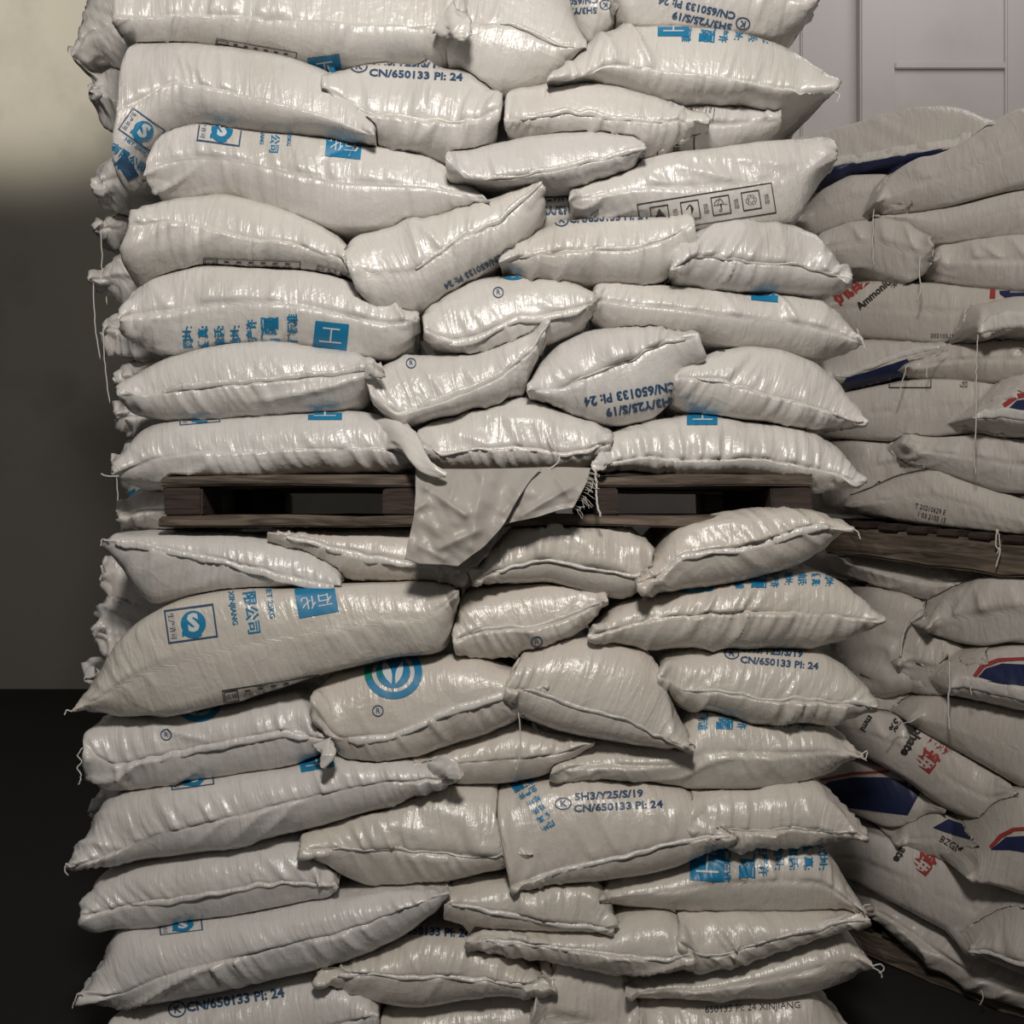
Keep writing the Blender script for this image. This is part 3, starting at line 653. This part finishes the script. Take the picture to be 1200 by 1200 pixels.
sack('F2', 'L', -0.02, '364,812 385,796 428,784 473,774 521,770 558,774 601,788 645,798', '372,850 388,872 402,892 450,892 502,886 558,866 606,846 628,815 645,802', '364,820 391,868 459,863 516,836 564,819 645,800',
     'white sack with a blue-green ring emblem in the middle of the lower block', prints=[Pl(art('logo'), 461, 788, 1.0, 0), Pl(art('reg'), 443, 833, 1.0)], hem=(-1, 0.15, 0.95), hw=9, mat='warm')
sack('F3', 'L', -0.03, '592,788 601,772 655,754 700,747 757,766 775,790 788,835 812,880', '596,822 609,840 650,858 694,869 740,876 799,880 814,882', '592,806 621,812 672,829 734,846 785,872 814,882',
     'cream sack sloping down to a sharp point at its lower right corner', mat='warm', hem=(1, 0.1, 0.95), hw=5, wr=1.1)
sack('F4', 'L', 0.0, '770,772 800,764 859,759 927,761 965,764 997,784 1020,807 1029,827', '785,812 799,833 842,837 898,843 969,848 1011,838 1029,830', '770,790 808,812 847,812 898,821 961,823 1029,829',
     'cream sack with blue CN code, beside the sack sloping to a sharp point', mat='warm', hem=(1, 0.14, 0.97), hw=5, prints=[Pl(art('cn'), 903, 771, 0.88, -5, 0.9)], wr=1.3, threads=[(0, '560,560 561,561')] if False else [])
sack('G1', 'L', 0.02, '482,905 490,888 540,870 600,848 650,862 698,868', '500,915 541,924 590,922 632,914 665,898 698,872', '482,908 541,895 615,891 660,884 698,870',
     'shaded cream sack below the emblem sack, with a thread hanging over it', mat='warm', hem=None, wr=0.7)
sack('F5', 'L', 0.0, '640,900 670,884 700,873 750,876 800,868 819,836 860,840 927,848 969,849 997,872 1014,885', '650,915 700,918 760,922 799,926 860,924 904,921 961,914 990,902 1014,888', None,
     'long cream sack with flat folded right end and a knotted tip', mat='warm', prints=[Pl(art('cols'), 880, 844, 0.95, -3, 0.6)], threads=[(-0.003, '1008,886 1016,880 1014,890 1008,886 1016,892')], wr=0.9)
sack('H1', 'L', -0.02, '80,1016 100,975 117,945 135,934 202,921 287,908 343,902 397,884 473,890 519,897 538,910', '84,1021 108,1014 145,1016 210,1005 272,995 357,976 445,951 480,935 513,925 538,914', '80,1018 130,1002 173,983 230,968 315,948 363,936 450,918 538,912',
     'long white sack with tied left tip, rising to a crumpled right end', prints=[Pl(art('qs'), 225, 913, 0.85, 8, 0.6), Pl(art('sq'), 371, 892, 1.0, 10, 0.6)], threads=[(-0.002, '88,1014 82,1016 78,1012 76,1020 80,1026')], wr=1.1)
sack('H2', 'S', -0.01, '350,985 365,975 400,965 445,951 480,936 516,927 584,926 604,965 625,998', '368,1007 397,1033 431,1046 473,1043 530,1033 590,1022 625,1003', '350,994 394,999 459,999 516,1004 572,1007 625,1001',
     'cream sack with level ruffled seam and slanting creases, left of the lower CN code sack', mat='warm', hem=(1, 0.15, 0.9), hw=4, wr=1.4, skew=0.6)
sack('H3', 'L', -0.012, '596,935 610,925 650,918 700,916 740,924 802,928 827,945 848,968 864,980', '600,1040 640,1037 700,1034 760,1028 793,1021 830,1000 864,984', '598,1040 657,1019 710,1010 785,990 842,980 864,982',
     'sack with ringed letter and blue CN code in the middle, hem rising to the right', mat='warm', hem=(-1, 0.1, 0.97), hw=5, prints=[Pl(art('cn'), 712, 940, 1.0, 3, 0.85), Pl(art('cols'), 622, 935, 0.6, -60)])
sack('H4', 'L', 0.0, '802,935 830,926 904,921 961,917 983,942 1006,968 1018,981', '840,985 870,998 927,993 983,988 1018,984', '804,970 850,974 881,976 907,973 952,973 985,978 1018,982',
     'cream sack with pale pointed tip, right of the sack with ringed letter and CN code', mat='warm', hem=(1, 0.1, 0.95), hw=4, wr=1.1)
sack('I1', 'L', 0.0, '95,1068 105,1040 120,1022 145,1017 200,1006 258,997 315,988 350,986 370,1010 397,1036', '96,1080 117,1094 188,1090 241,1082 343,1064 380,1056 397,1046', '94,1073 153,1063 230,1050 301,1038 350,1036 397,1042',
     'white sack with a bright creased seam, under the long sack with tied left tip', hem=(-1, 0.2, 0.93), hw=5, wr=1.3)
sack('I2', 'L', -0.005, '527,1042 550,1036 601,1030 650,1032 695,1032 715,1060 720,1090', '510,1075 541,1089 600,1091 660,1092 720,1092', '520,1060 570,1068 615,1077 670,1085 720,1091',
     'flat cream sack below the cream sack with slanting creases and ruffled seam', mat='warm', hem=(-1, 0.05, 0.97), hw=5)
sack('I3', 'L', 0.0, '700,1046 728,1032 793,1020 842,997 880,998 927,993 966,992 985,1018 1000,1046 1018,1070', '704,1066 728,1071 799,1072 898,1072 983,1073 1018,1073', None,
     'cream sack with blue half square and columns of address lines near the bottom right', mat='warm', prints=[Pl(art('sq'), 829, 1012, 1.0, -2, 1.2), Pl(art('cols'), 905, 1007, 0.92, 0, 1.1)], wr=1.0)
sack('J1', 'L', -0.025, '90,1166 111,1150 125,1110 133,1097 188,1090 241,1083 343,1064 380,1055 436,1047 502,1041 528,1044', '95,1172 139,1183 180,1180 230,1174 300,1158 372,1143 425,1123 473,1102 504,1078 528,1048', '90,1169 142,1170 187,1146 258,1129 315,1115 400,1095 470,1070 528,1046',
     'long white sack near the bottom left, frayed left tip and crumpled right end', prints=[Pl(art('qs'), 212, 1085, 0.85, 7, 0.5)], threads=[(-0.002, '98,1166 92,1164 88,1172 84,1182')], wr=1.0)
sack('J2', 'L', 0.0, '368,1146 388,1138 430,1122 473,1106 500,1096 544,1095 580,1110 610,1135 652,1158', '372,1150 420,1172 479,1186 520,1182 558,1174 610,1168 652,1162', '368,1147 430,1144 473,1147 530,1144 601,1155 652,1160',
     'cream sack at the bottom centre showing part of a code, long flat seam', mat='warm', hem=(-1, 0.1, 0.9), hw=4, prints=[Pl(art('cn1'), 494, 1092, 0.85, -3)], wr=1.2)
sack('J3', 'L', -0.01, '545,1101 558,1092 640,1093 720,1090 728,1078 785,1074 800,1090 815,1112', '548,1108 580,1120 623,1124 697,1138 750,1143 785,1144 815,1134', '545,1104 600,1106 697,1118 776,1126 815,1122',
     'thin cream sack squeezed flat near the bottom, above the sack with upright creases', mat='warm', hem=(-1, 0.1, 0.95), hw=4)
sack('J4', 'L', -0.005, '792,1085 805,1073 850,1072 898,1072 955,1072 1020,1074', '795,1110 813,1146 840,1140 870,1132 955,1104 990,1092 1020,1080', '793,1100 819,1126 860,1118 898,1106 950,1096 983,1087 1020,1077',
     'cream sack with slanted creases and a long hem rising right, near the bottom', mat='warm', hem=(1, 0.08, 0.97), hw=5, wr=1.3, skew=0.6, threads=[(-0.002, '1014,1072 1012,1062 1020,1060')])
sack('K1', 'L', 0.0, '730,1160 780,1148 820,1145 870,1132 955,1104 992,1094 1012,1112 1026,1132', '735,1176 790,1178 842,1180 900,1176 955,1170 997,1157 1026,1136', None,
     'smooth cream sack at the bottom right of the front stack, frayed threads on its tip', mat='warm', wr=0.8, threads=[(-0.002, '1022,1132 1032,1130 1036,1136 1030,1140'), (-0.002, '1022,1134 1030,1138 1034,1146')])
sack('K2', 'L', 0.0, '131,1190 150,1184 180,1181 230,1174 300,1158 372,1145 410,1152 444,1178', '131,1250 180,1262 300,1262 400,1258 444,1215', '131,1222 250,1220 350,1215 444,1190',
     'white sack at the bottom left with ringed letter and blue CN code', prints=[Pl(art('cn1'), 267, 1174, 1.0, 9)])
sack('K4', 'L', 0.01, '442,1195 479,1187 520,1183 580,1174 640,1168', '445,1255 500,1262 580,1262 645,1250', None, 'shaded cream sack at the bottom edge, right of the bottom left code sack', mat='warm')
sack('K5', 'S', 0.0, '620,1140 650,1128 697,1139 735,1146 748,1185', '625,1250 680,1262 730,1262 752,1240', None, 'cream sack with upright creases at the bottom edge, under the thin sack', mat='warm', wr=1.5)
sack('K6', 'L', 0.01, '742,1186 800,1180 842,1181 900,1177 955,1171 975,1190 1010,1225', '745,1250 800,1262 950,1262 1012,1240', None, 'sack cut by the bottom edge at right, smudged dark code on top', mat='warm', prints=[Pl([T('650133 PI: 24 XINJIANG', 0, 0, 11, 'black')], 882, 1181, 1.0, 3)])
# ------------------------------------------------------------------ second row of the front stack, its ends sticking out at the left
lf = [('82,60 95,20 120,-20 200,-30', '84,72 110,62 140,78 200,80', 0.30, 'crumpled grey sack end at the very top left, tip pointing down', 1),
      ('104,100 118,80 150,72 210,70', '103,112 120,140 150,165 210,170', 0.34, 'crumpled sack end below the topmost left tip, behind the sagging sack', 2),
      ('108,212 120,190 150,170 210,165', '106,228 130,238 160,246 210,250', 0.26, 'sack end with a bright square fold, left of the third sack down', 3),
      ('112,262 125,246 160,240 210,242', '110,275 130,290 160,300 210,305', 0.34, 'shaded sack end with threads hanging from it, at the left edge', 4),
      ('103,326 120,312 140,296 210,300', '105,332 125,345 145,358 210,362', 0.24, 'frayed sack end left of the wrinkled sack with the middle fold', 5),
      ('115,378 130,366 160,362 210,365', '128,400 140,412 165,425 210,425', 0.28, 'torn sack end left of the blue square and address lines', 6),
      ('134,440 145,422 170,410 210,408', '134,455 150,462 180,466 210,468', 0.30, 'small crumpled sack end above the left tip of the straight-seamed sack', 7),
      ('134,480 145,470 170,466 210,468', '136,496 150,508 170,512 210,510', 0.22, 'crumpled sack end beneath the left tip of the straight-seamed sack', 8),
      ('130,536 145,516 165,508 210,510', '132,560 150,590 175,594 210,592', 0.26, 'sack end with a bit of blue, left of the pallet top', 9),
      ('138,592 160,574 190,571 240,571', '136,616 160,622 190,622 240,620', 0.10, 'white sack end pressed against the left end of the dark pallet', 10),
      ('122,650 135,642 160,640 220,640', '116,690 130,720 160,730 220,730', 0.22, 'crumpled sack end below the left tip of the diagonal-hemmed sack', 11),
      ('108,735 122,706 150,700 220,705', '108,752 125,790 150,800 220,800', 0.20, 'ragged sack end above the left slope of the largest sack', 12),
      ('100,790 115,775 150,772 220,775', '100,800 120,820 150,824 220,825', 0.30, 'shadowed sack end behind the left tip of the largest sack', 13),
      ('106,946 118,930 150,926 220,925', '107,956 125,975 150,980 220,980', 0.24, 'dim sack end behind the left slope of the long sack with tied left tip', 14)]
for t, b, y, lab, i in lf:
    a = pts(t); th = []
    if i in (4, 5, 6, 9): th = [(-0.01, '%d,%d %d,%d %d,%d' % (a[0][0]+6, a[0][1]+6, a[0][0]+8, a[0][1]+50, a[0][0]+14, a[0][1]+95))]
    pr = [[POLY([(150, 578), (158, 572), (162, 580), (154, 590)], 'blue')]] if i == 9 else []
    sack('Z%d' % i, 'S' if i % 2 else 'L', y, t, b, None, lab, wr=2.6, threads=th, prints=pr, group='sack ends of the second row', depth=0.5)

# ------------------------------------------------------------------ right stack
R = 'sacks in the right stack'
def rs_(key, typ, dy, top, bot, seam, label, **k):
    k.setdefault('mat', 'right'); k.setdefault('wr', 0.7); k.setdefault('depth', 0.6)
    return sack(key, typ, dy, top, bot, seam, label, side=1, group=R, **k)
def PQ(s, m, lay=0): return [POLY([(a, b) for a, b in pts(s)], m, lay)]
rs_('R1', 'L', 0.06, '918,158 950,153 1025,132 1075,119 1112,115 1137,119 1165,134 1185,150', '925,205 967,216 1000,202 1045,199 1100,190 1150,180 1185,175', '918,185 975,192 1025,186 1070,178 1105,172 1185,165',
    'big domed sack on top of the right stack, white hem over a dark blue band', hem=(1, 0.15, 0.85), hw=15, prints=[PQ('955,225 962,200 990,193 1030,187 1070,180 1110,173 1110,215 1030,222', 'navy')])
rs_('R2', 'L', -0.03, '1028,235 1034,212 1070,186 1125,167 1150,150 1200,118 1260,110 1320,130', '1028,238 1055,243 1125,233 1200,214 1260,205 1320,200', None, 'large smooth sack sloping up to the right edge at the top of the right stack')
rs_('R3', 'L', 0.02, '935,250 967,217 1000,200 1045,198 1070,230', '937,265 962,270 1000,257 1040,252 1070,245', None, 'grey sack below the dark blue band at the top of the right stack')
rs_('R4', 'L', 0.0, '1020,252 1055,243 1125,233 1195,215 1260,206 1320,206', '1022,253 1060,262 1100,281 1150,274 1200,270 1320,268', None, 'smooth sack under the large sloping one at the right edge')
rs_('R5', 'S', -0.02, '950,290 962,270 1000,257 1042,253 1070,262 1098,282', '952,312 990,311 1020,310 1045,320 1070,327 1092,315', None, 'wrinkled short sack with a hanging thread, left face of the right stack', wr=1.3,
    threads=[(-0.01, '1079,300 1077,320 1079,338 1074,354', 0.0015), (-0.01, '1024,245 1023,280 1023,312')])
rs_('R6', 'L', 0.0, '1094,300 1104,285 1140,277 1200,270 1320,268', '1096,312 1110,322 1150,330 1200,336 1320,338', None, 'sack at the right edge with shiny creases, right of the wrinkled short sack', wr=1.0)
rs_('R7', 'L', 0.01, '960,355 985,330 1025,324 1070,327 1100,327 1150,334 1200,337 1300,340', '965,380 1007,390 1075,397 1112,402 1145,392 1200,392 1300,396', None, 'long sack with red characters and black lettering, right stack',
    prints=[Pl([T('硫酸铵', 0, 0, 24, 'red', 40, bold=0.03), T('Ammonium', 22, -12, 12, 'black', 40, bold=0.03)], 1006, 330, 1, 0), Pl([T('净', 0, 0, 9, 'black'), T('重', 14, 1, 9, 'black'), T('量', 28, 2, 9, 'black'), T('产地', 60, 2, 8, 'black')], 1048, 334, 1, 5),
            PQ('1161,335 1167,337 1167,350 1160,350', 'red'), PQ('1171,337 1215,340 1215,360 1185,354 1172,345', 'navy'), Pl([T('20210517 1032106', 0, 0, 7, 'black')], 1118, 394, 1, -2)])
rs_('R8', 'L', -0.05, '1138,362 1160,352 1200,343 1300,340', '1145,390 1160,393 1200,386 1300,396', '1146,391 1170,385 1200,382 1300,384', 'sack end with crumpled white hem and loose thread at the right edge',
    hem=(1, 0.02, 0.9), hw=24, wr=1.2, threads=[(-0.01, '1146,392 1144,430 1144,470 1143,520')])
rs_('R9', 'L', 0.03, '965,410 985,396 1030,393 1075,398 1110,402', '968,448 995,456 1030,448 1072,438 1112,425', '965,440 995,441 1030,428 1070,414 1110,405', 'pale sack with folded hem over a dark blue strip, left part of the right stack',
    hem=(1, 0.1, 0.95), hw=11, prints=[PQ('985,452 992,443 1030,431 1064,420 1070,440 1030,455 1000,466', 'navy')])
rs_('R10', 'L', -0.01, '1062,425 1080,413 1110,403 1140,396 1200,394 1300,398', '1063,434 1085,441 1140,442 1200,446 1300,448', None, 'smooth sack with knotted left tip and two threads, at the right edge',
    threads=[(-0.01, '1110,403 1098,415 1088,428 1086,443'), (-0.01, '1063,428 1058,445 1050,470')], wr=0.9)
rs_('R11', 'L', 0.0, '935,478 960,462 1000,457 1070,441 1130,441 1180,447 1210,450', '940,500 970,510 1000,512 1060,516 1140,507 1210,500', None, 'wide smooth sack with an empty black frame printed at its top',
    prints=[[FRAME(1042, 444, 1092, 455, 1.2, 'black')], Pl([T('批号', 0, 0, 10, 'black', -90)], 1129, 446)])
rs_('R12', 'L', -0.05, '1140,485 1160,470 1180,452 1200,438 1300,440', '1142,495 1165,503 1200,510 1300,510', '1140,490 1170,488 1200,492 1300,494', 'sack at the right edge with white hem below a red and dark blue print',
    hem=(1, 0.02, 0.9), hw=14, prints=[PQ('1175,474 1190,463 1215,456 1215,462 1192,468 1178,478', 'red'), PQ('1180,482 1192,470 1225,464 1225,495 1195,488', 'navy')], wr=1.1)
rs_('R13', 'L', -0.02, '1060,508 1075,508 1110,511 1150,508 1200,512 1300,512', '1058,530 1075,542 1112,552 1150,565 1187,577 1300,580', None, 'sack with gathered left end pointing out, lower right stack above its pallet', wr=1.2,
    threads=[(-0.01, '1143,508 1142,530 1143,556')])
rs_('R14', 'L', 0.03, '955,540 975,518 1000,513 1060,517 1085,540', '960,592 985,600 1010,590 1040,575 1085,556', None, 'slack grey sack sagging over the left end of the right pallet', wr=1.1, prints=[PQ('1012,580 1030,563 1038,566 1020,582', 'navy')])
rs_('R15', 'L', -0.01, '990,585 1020,576 1055,560 1100,548 1140,562 1187,577 1230,590', '992,600 1025,603 1075,612 1150,622 1182,627 1230,632', None, 'cream sack with a stamped batch code resting on the right pallet',
    prints=[Pl(art('code'), 1090, 600, 0.9, -13)], threads=[(-0.015, '1168,620 1167,640 1172,645 1167,665', 0.0018), (-0.015, '1169,620 1172,638 1168,650')])
rs_('R16', 'L', 0.02, '984,650 1000,646 1020,650 1060,655 1110,662 1160,674', '985,658 1000,675 1050,692 1100,706 1130,695 1160,684', None, 'dark shaded sack with crumpled top right below the right pallet', wr=1.3)
rs_('R17', 'L', -0.03, '1085,735 1105,705 1130,690 1162,677 1200,673 1300,680', '1087,740 1110,748 1140,758 1165,762 1200,756 1300,760', None, 'shiny bulging sack at the right edge under the pallet', wr=1.5, skew=-0.5)
rs_('R18', 'S', 0.03, '985,700 1020,690 1060,690 1095,712 1112,750', '975,755 1000,800 1040,810 1080,805 1112,790', None, 'grey sack with draped upright folds and bent white corner, left of the shiny bulging sack', wr=2.4,
    threads=[(-0.01, '1083,712 1066,725 1058,745 1055,770', 0.003)])
rs_('R18b', 'L', 0.0, '1050,770 1080,745 1110,750 1150,765 1170,775', '1055,790 1080,815 1110,822 1150,812 1170,800', None, 'brownish creased sack just left of the red-lined dark blue print', wr=1.5)
rs_('R19', 'L', -0.05, '1108,790 1125,778 1150,768 1200,760 1300,765', '1110,815 1140,822 1170,828 1200,835 1300,842', '1112,805 1140,808 1170,815 1200,822 1300,826', 'right-edge sack with red line and dark blue patch over a wide creased hem',
    hem=(1, 0.02, 0.9), hw=18, prints=[PQ('1141,792 1150,779 1170,772 1215,770 1215,773 1172,776 1154,783 1145,794', 'red'), PQ('1144,797 1156,784 1175,778 1225,780 1225,806 1180,802', 'navy')], threads=[(-0.01, '1112,775 1113,800 1111,830 1113,856', 0.0022), (-0.012, '1137,795 1137,805 1139,815')])
rs_('R20', 'S', 0.05, '945,775 965,758 1000,755 1040,768 1080,800 1105,812', '950,820 980,838 1020,840 1060,836 1105,820', None, 'dark sack deep in the gap between the two stacks', wr=1.2)
rs_('R21', 'L', -0.03, '1064,845 1080,828 1110,820 1160,828 1200,837 1320,850', '1068,850 1110,873 1160,900 1200,925 1320,985', None, 'large smooth sack at the right edge above the red lettering',
    threads=[(-0.01, '1066,846 1050,850 1044,860 1038,866')])
rs_('R22', 'L', -0.02, '960,850 985,834 1030,836 1066,846 1110,873 1160,903 1196,926', '955,865 985,875 1020,890 1062,915 1116,952 1155,970 1194,934', None, 'slanting sack with red characters and the letters lphate',
    prints=[Pl([T('酸钾', 0, 0, 27, 'red', -128, bold=0.03)], 1094, 879, 0.95, 0), Pl([T('lphate', 0, 0, 16, 'black', -122, bold=0.04)], 1070, 868, 1, 0), Pl([T('3%', 0, 0, 13, 'black', -122, bold=0.03)], 1049, 850, 1, 0), Pl([T('mmi', 0, 0, 11, 'black', -122, bold=0.03)], 1016, 848)])
rs_('R23', 'L', 0.03, '945,925 965,905 1000,892 1050,905 1085,925 1110,945', '950,940 985,950 1020,965 1045,975 1080,972 1110,955', None, 'sack with a dark blue band and red line in the gap beside the front stack',
    prints=[PQ('960,925 972,916 1000,911 1040,911 1072,920 1078,930 1064,955 1030,951 985,945 965,940', 'navy'), PQ('960,913 1000,905 1042,903 1042,906 1000,908 962,916', 'red')])
rs_('R24', 'L', -0.06, '1136,1015 1150,990 1170,960 1200,932 1320,935', '1132,1030 1160,1038 1200,1050 1320,1060', '1132,1028 1160,1036 1200,1046 1320,1052', 'sack at the lower right edge with a red line above a dark blue stripe',
    prints=[PQ('1160,992 1172,978 1188,970 1225,968 1225,972 1190,974 1175,982 1163,995', 'red'), PQ('1162,996 1180,981 1225,978 1225,1003 1185,996', 'navy')])
rs_('R26', 'L', 0.01, '1050,985 1075,968 1105,955 1140,968 1165,985', '1052,995 1085,1010 1120,1022 1150,1032 1165,1010', None, 'crumpled sack with dark blue patch and faded black stamp, under the slanting sack', wr=1.1,
    prints=[PQ('1094,970 1112,960 1140,970 1138,984 1110,976', 'navy'), Pl([T('BZGM210', 0, 0, 12, 'black', width=0.9)], 1122, 994, 1, -30)])
rs_('R25', 'L', -0.01, '955,1010 975,985 1010,978 1050,990 1100,1008 1150,1030 1200,1050 1240,1060', '960,1030 1000,1035 1045,1060 1100,1090 1140,1112 1190,1085 1240,1075', None, 'yellowed slanting sack with a red character in the lower right',
    prints=[Pl([T('钾', 0, 0, 28, 'red', -128, bold=0.03)], 1082, 1010, 0.9), Pl([T('ate', 0, 0, 14, 'black', -122, bold=0.04)], 1055, 1002)])
rs_('R27', 'L', -0.05, '1134,1110 1150,1090 1180,1070 1200,1058 1320,1055', '1136,1120 1160,1128 1200,1142 1320,1160', '1134,1115 1160,1118 1200,1132 1320,1145', 'sack with ragged seam at the bottom right edge', hem=(-1, 0.02, 0.9), hw=6, wr=1.2)
rs_('R28', 'L', 0.02, '1010,1060 1040,1058 1075,1078 1115,1102 1150,1125 1200,1145 1280,1155', '1015,1075 1050,1100 1090,1135 1140,1165 1200,1190 1280,1200', None, 'dim slack sack hanging over the dark floor at the lower right', wr=1.8, threads=[(-0.01, '1150,1160 1152,1170 1148,1178')])

build_sacks()
ear(SACKS['A7'], '430,502 458,506 478,520 492,540 508,551 523,557', [6, 20, 13, 9, 7, 3], [0.06, 0.02, -0.03, -0.075, -0.095, -0.10])
ear(SACKS['A6'], '428,434 440,435 449,432', [9, 9, 8], [-0.005, -0.03, -0.035])
ear(SACKS['C9'], '712,536 702,544 696,550', [9, 8, 4], [-0.01, -0.03, -0.035])
ear(SACKS['A1'], '520,20 538,32 548,44', [20, 15, 6], [0.0, -0.03, -0.035])
ear(SACKS['H1'], '505,905 525,900 540,912', [14, 12, 5], [0.0, -0.035, -0.04])
ear(SACKS['F1'], '378,868 384,884 378,900', [11, 8, 3], [-0.02, -0.05, -0.055])

# ------------------------------------------------------------------ grey cloth hanging over the pallet
def cloth(name, label, top, bot, lft, rgt, ydep, seed, curl=0.02):
    """a woven sheet spanned between four edge lines, sagging forward in soft folds"""
    nu, nv = 90, 70
    def line(p, n):
        p = pts(p); L = np.concatenate([[0], np.cumsum(np.linalg.norm(np.diff(p, axis=0), axis=1))]); L /= L[-1]; t = np.linspace(0, 1, n)
        return sm2(np.stack([np.interp(t, L, p[:, 0]), np.interp(t, L, p[:, 1])], -1))
    def sm2(q):
        a, b = q[0].copy(), q[-1].copy()
        for _ in range(12): q[1:-1] = 0.5*q[1:-1]+0.25*(q[:-2]+q[2:])
        q[0], q[-1] = a, b; return q
    T_, B_, L_, R_ = line(top, nu), line(bot, nu), line(lft, nv), line(rgt, nv)
    u = np.linspace(0, 1, nu)[:, None, None]; v = np.linspace(0, 1, nv)[None, :, None]
    P = (1-v)*T_[:, None]+v*B_[:, None]+(1-u)*L_[None]+u*R_[None]-((1-u)*(1-v)*T_[0]+u*(1-v)*T_[-1]+(1-u)*v*B_[0]+u*v*B_[-1])
    X_, Y_ = P[..., 0], P[..., 1]; f = np.linspace(0, 1, nv)[None]*np.ones((nu, 1))
    n1 = vnoise(X_*0.022+Y_*0.012, Y_*0.02, seed); n2 = vnoise(X_*0.05-Y_*0.03, Y_*0.045+X_*0.01, seed+3); n3 = vnoise(X_*0.11-Y_*0.05, Y_*0.09, seed+4)
    rg = (1-np.abs(2*vnoise(X_*0.020-Y_*0.018, Y_*0.012+X_*0.01, seed+6)-1))**4; rg2 = (1-np.abs(2*vnoise(X_*0.03+Y_*0.035, Y_*0.014, seed+8)-1))**4
    y = ydep-0.045*np.sin(np.minimum(1, f*1.8)*math.pi/2)-0.018*n1-0.010*n2-0.004*n3-0.006*rg*0-curl*np.clip(f-0.85, 0, 1)
    for ax_, ay_, bx_, by_, wd_, am_ in ((500, 572, 545, 603, 5, .010), (498, 590, 478, 603, 5, .007), (535, 556, 528, 582, 5, .006), (566, 556, 552, 640, 9, .007), (560, 622, 515, 642, 6, .008),
                                        (512, 560, 500, 572, 4, .006), (620, 560, 590, 600, 6, .006), (676, 566, 612, 604, 5, .008), (650, 556, 668, 584, 5, .006), (492, 640, 520, 655, 5, .006)):
        dx_, dy_ = bx_-ax_, by_-ay_; tt_ = np.clip(((X_-ax_)*dx_+(Y_-ay_)*dy_)/(dx_*dx_+dy_*dy_), 0, 1)
        dist = np.hypot(X_-ax_-tt_*dx_, Y_-ay_-tt_*dy_); y = y-am_*np.exp(-(dist/wd_)**1.4)
    V = [wp(X_[i, j], Y_[i, j], y[i, j]) for i in range(nu) for j in range(nv)]
    Fc = [(k-nv-1, k-1, k, k-nv) for i in range(1, nu) for j in range(1, nv) for k in (i*nv+j,)]
    o = V[nu//2*nv]; V = [tuple(np.array(q)-np.array(o)) for q in V]
    ob = mesh_obj(name, V, Fc, M['sheet']); ob.location = o
    s = ob.modifiers.new('thick', 'SOLIDIFY'); s.thickness = 0.0015
    tag(ob, label, 'cloth'); return ob, o
c1, o1 = cloth('hanging_cloth', 'smooth grey woven cloth flap hanging over the middle of the dark pallet', '487,549 520,550 560,550 600,549 635,549', '474,655 492,661 520,662 537,664 545,657',
               '487,549 487,580 485,605 474,655', '635,549 622,562 605,588 590,616 568,640 545,657', -0.035, 5)
c3, o3 = cloth('cloth_underlayer', 'shaded lower ply of grey cloth showing behind the smooth flap', '560,600 575,600 588,600', '530,668 545,668 558,662', '560,600 545,640 530,668', '588,612 582,632 572,650 558,662', -0.012, 7)
c2, o2 = cloth('frayed_cloth', 'frayed cloth corner folded behind the smooth grey flap, right side of the pallet gap', '610,549 640,548 665,548 692,549', '585,618 600,612 630,606 655,598 672,595', '610,549 600,580 585,618', '692,549 688,565 680,580 672,595', -0.012, 9)
for i in range(22):
    t = i/21; px = 694-22*t; py = 556+42*t
    thread((-0.045 if False else 0.0, '%f,%f %f,%f %f,%f' % (px-6, py-3, px+2+random.Random(i).uniform(0, 6), py+random.Random(i+50).uniform(-4, 4), px+8+random.Random(i+9).uniform(-6, 8), py+random.Random(i+90).uniform(0, 12)), 0.0005), -0.06, c2, o2, name='frayed_thread')
cord = thread((0, '694,548 698,556 699,575 700,592 704,606', 0.0022), -0.055, None, (0, 0, 0), name='braided_cord'); tag(cord, 'short braided cord dangling beside the frayed cloth in front of the pallet', 'cord')
st = thread((0, '608,835 610,870 609,890 604,903', 0.0012), -0.075, None, (0, 0, 0), name='loose_string'); tag(st, 'thin string hanging straight down over the cream sack below the ring emblem', 'string')
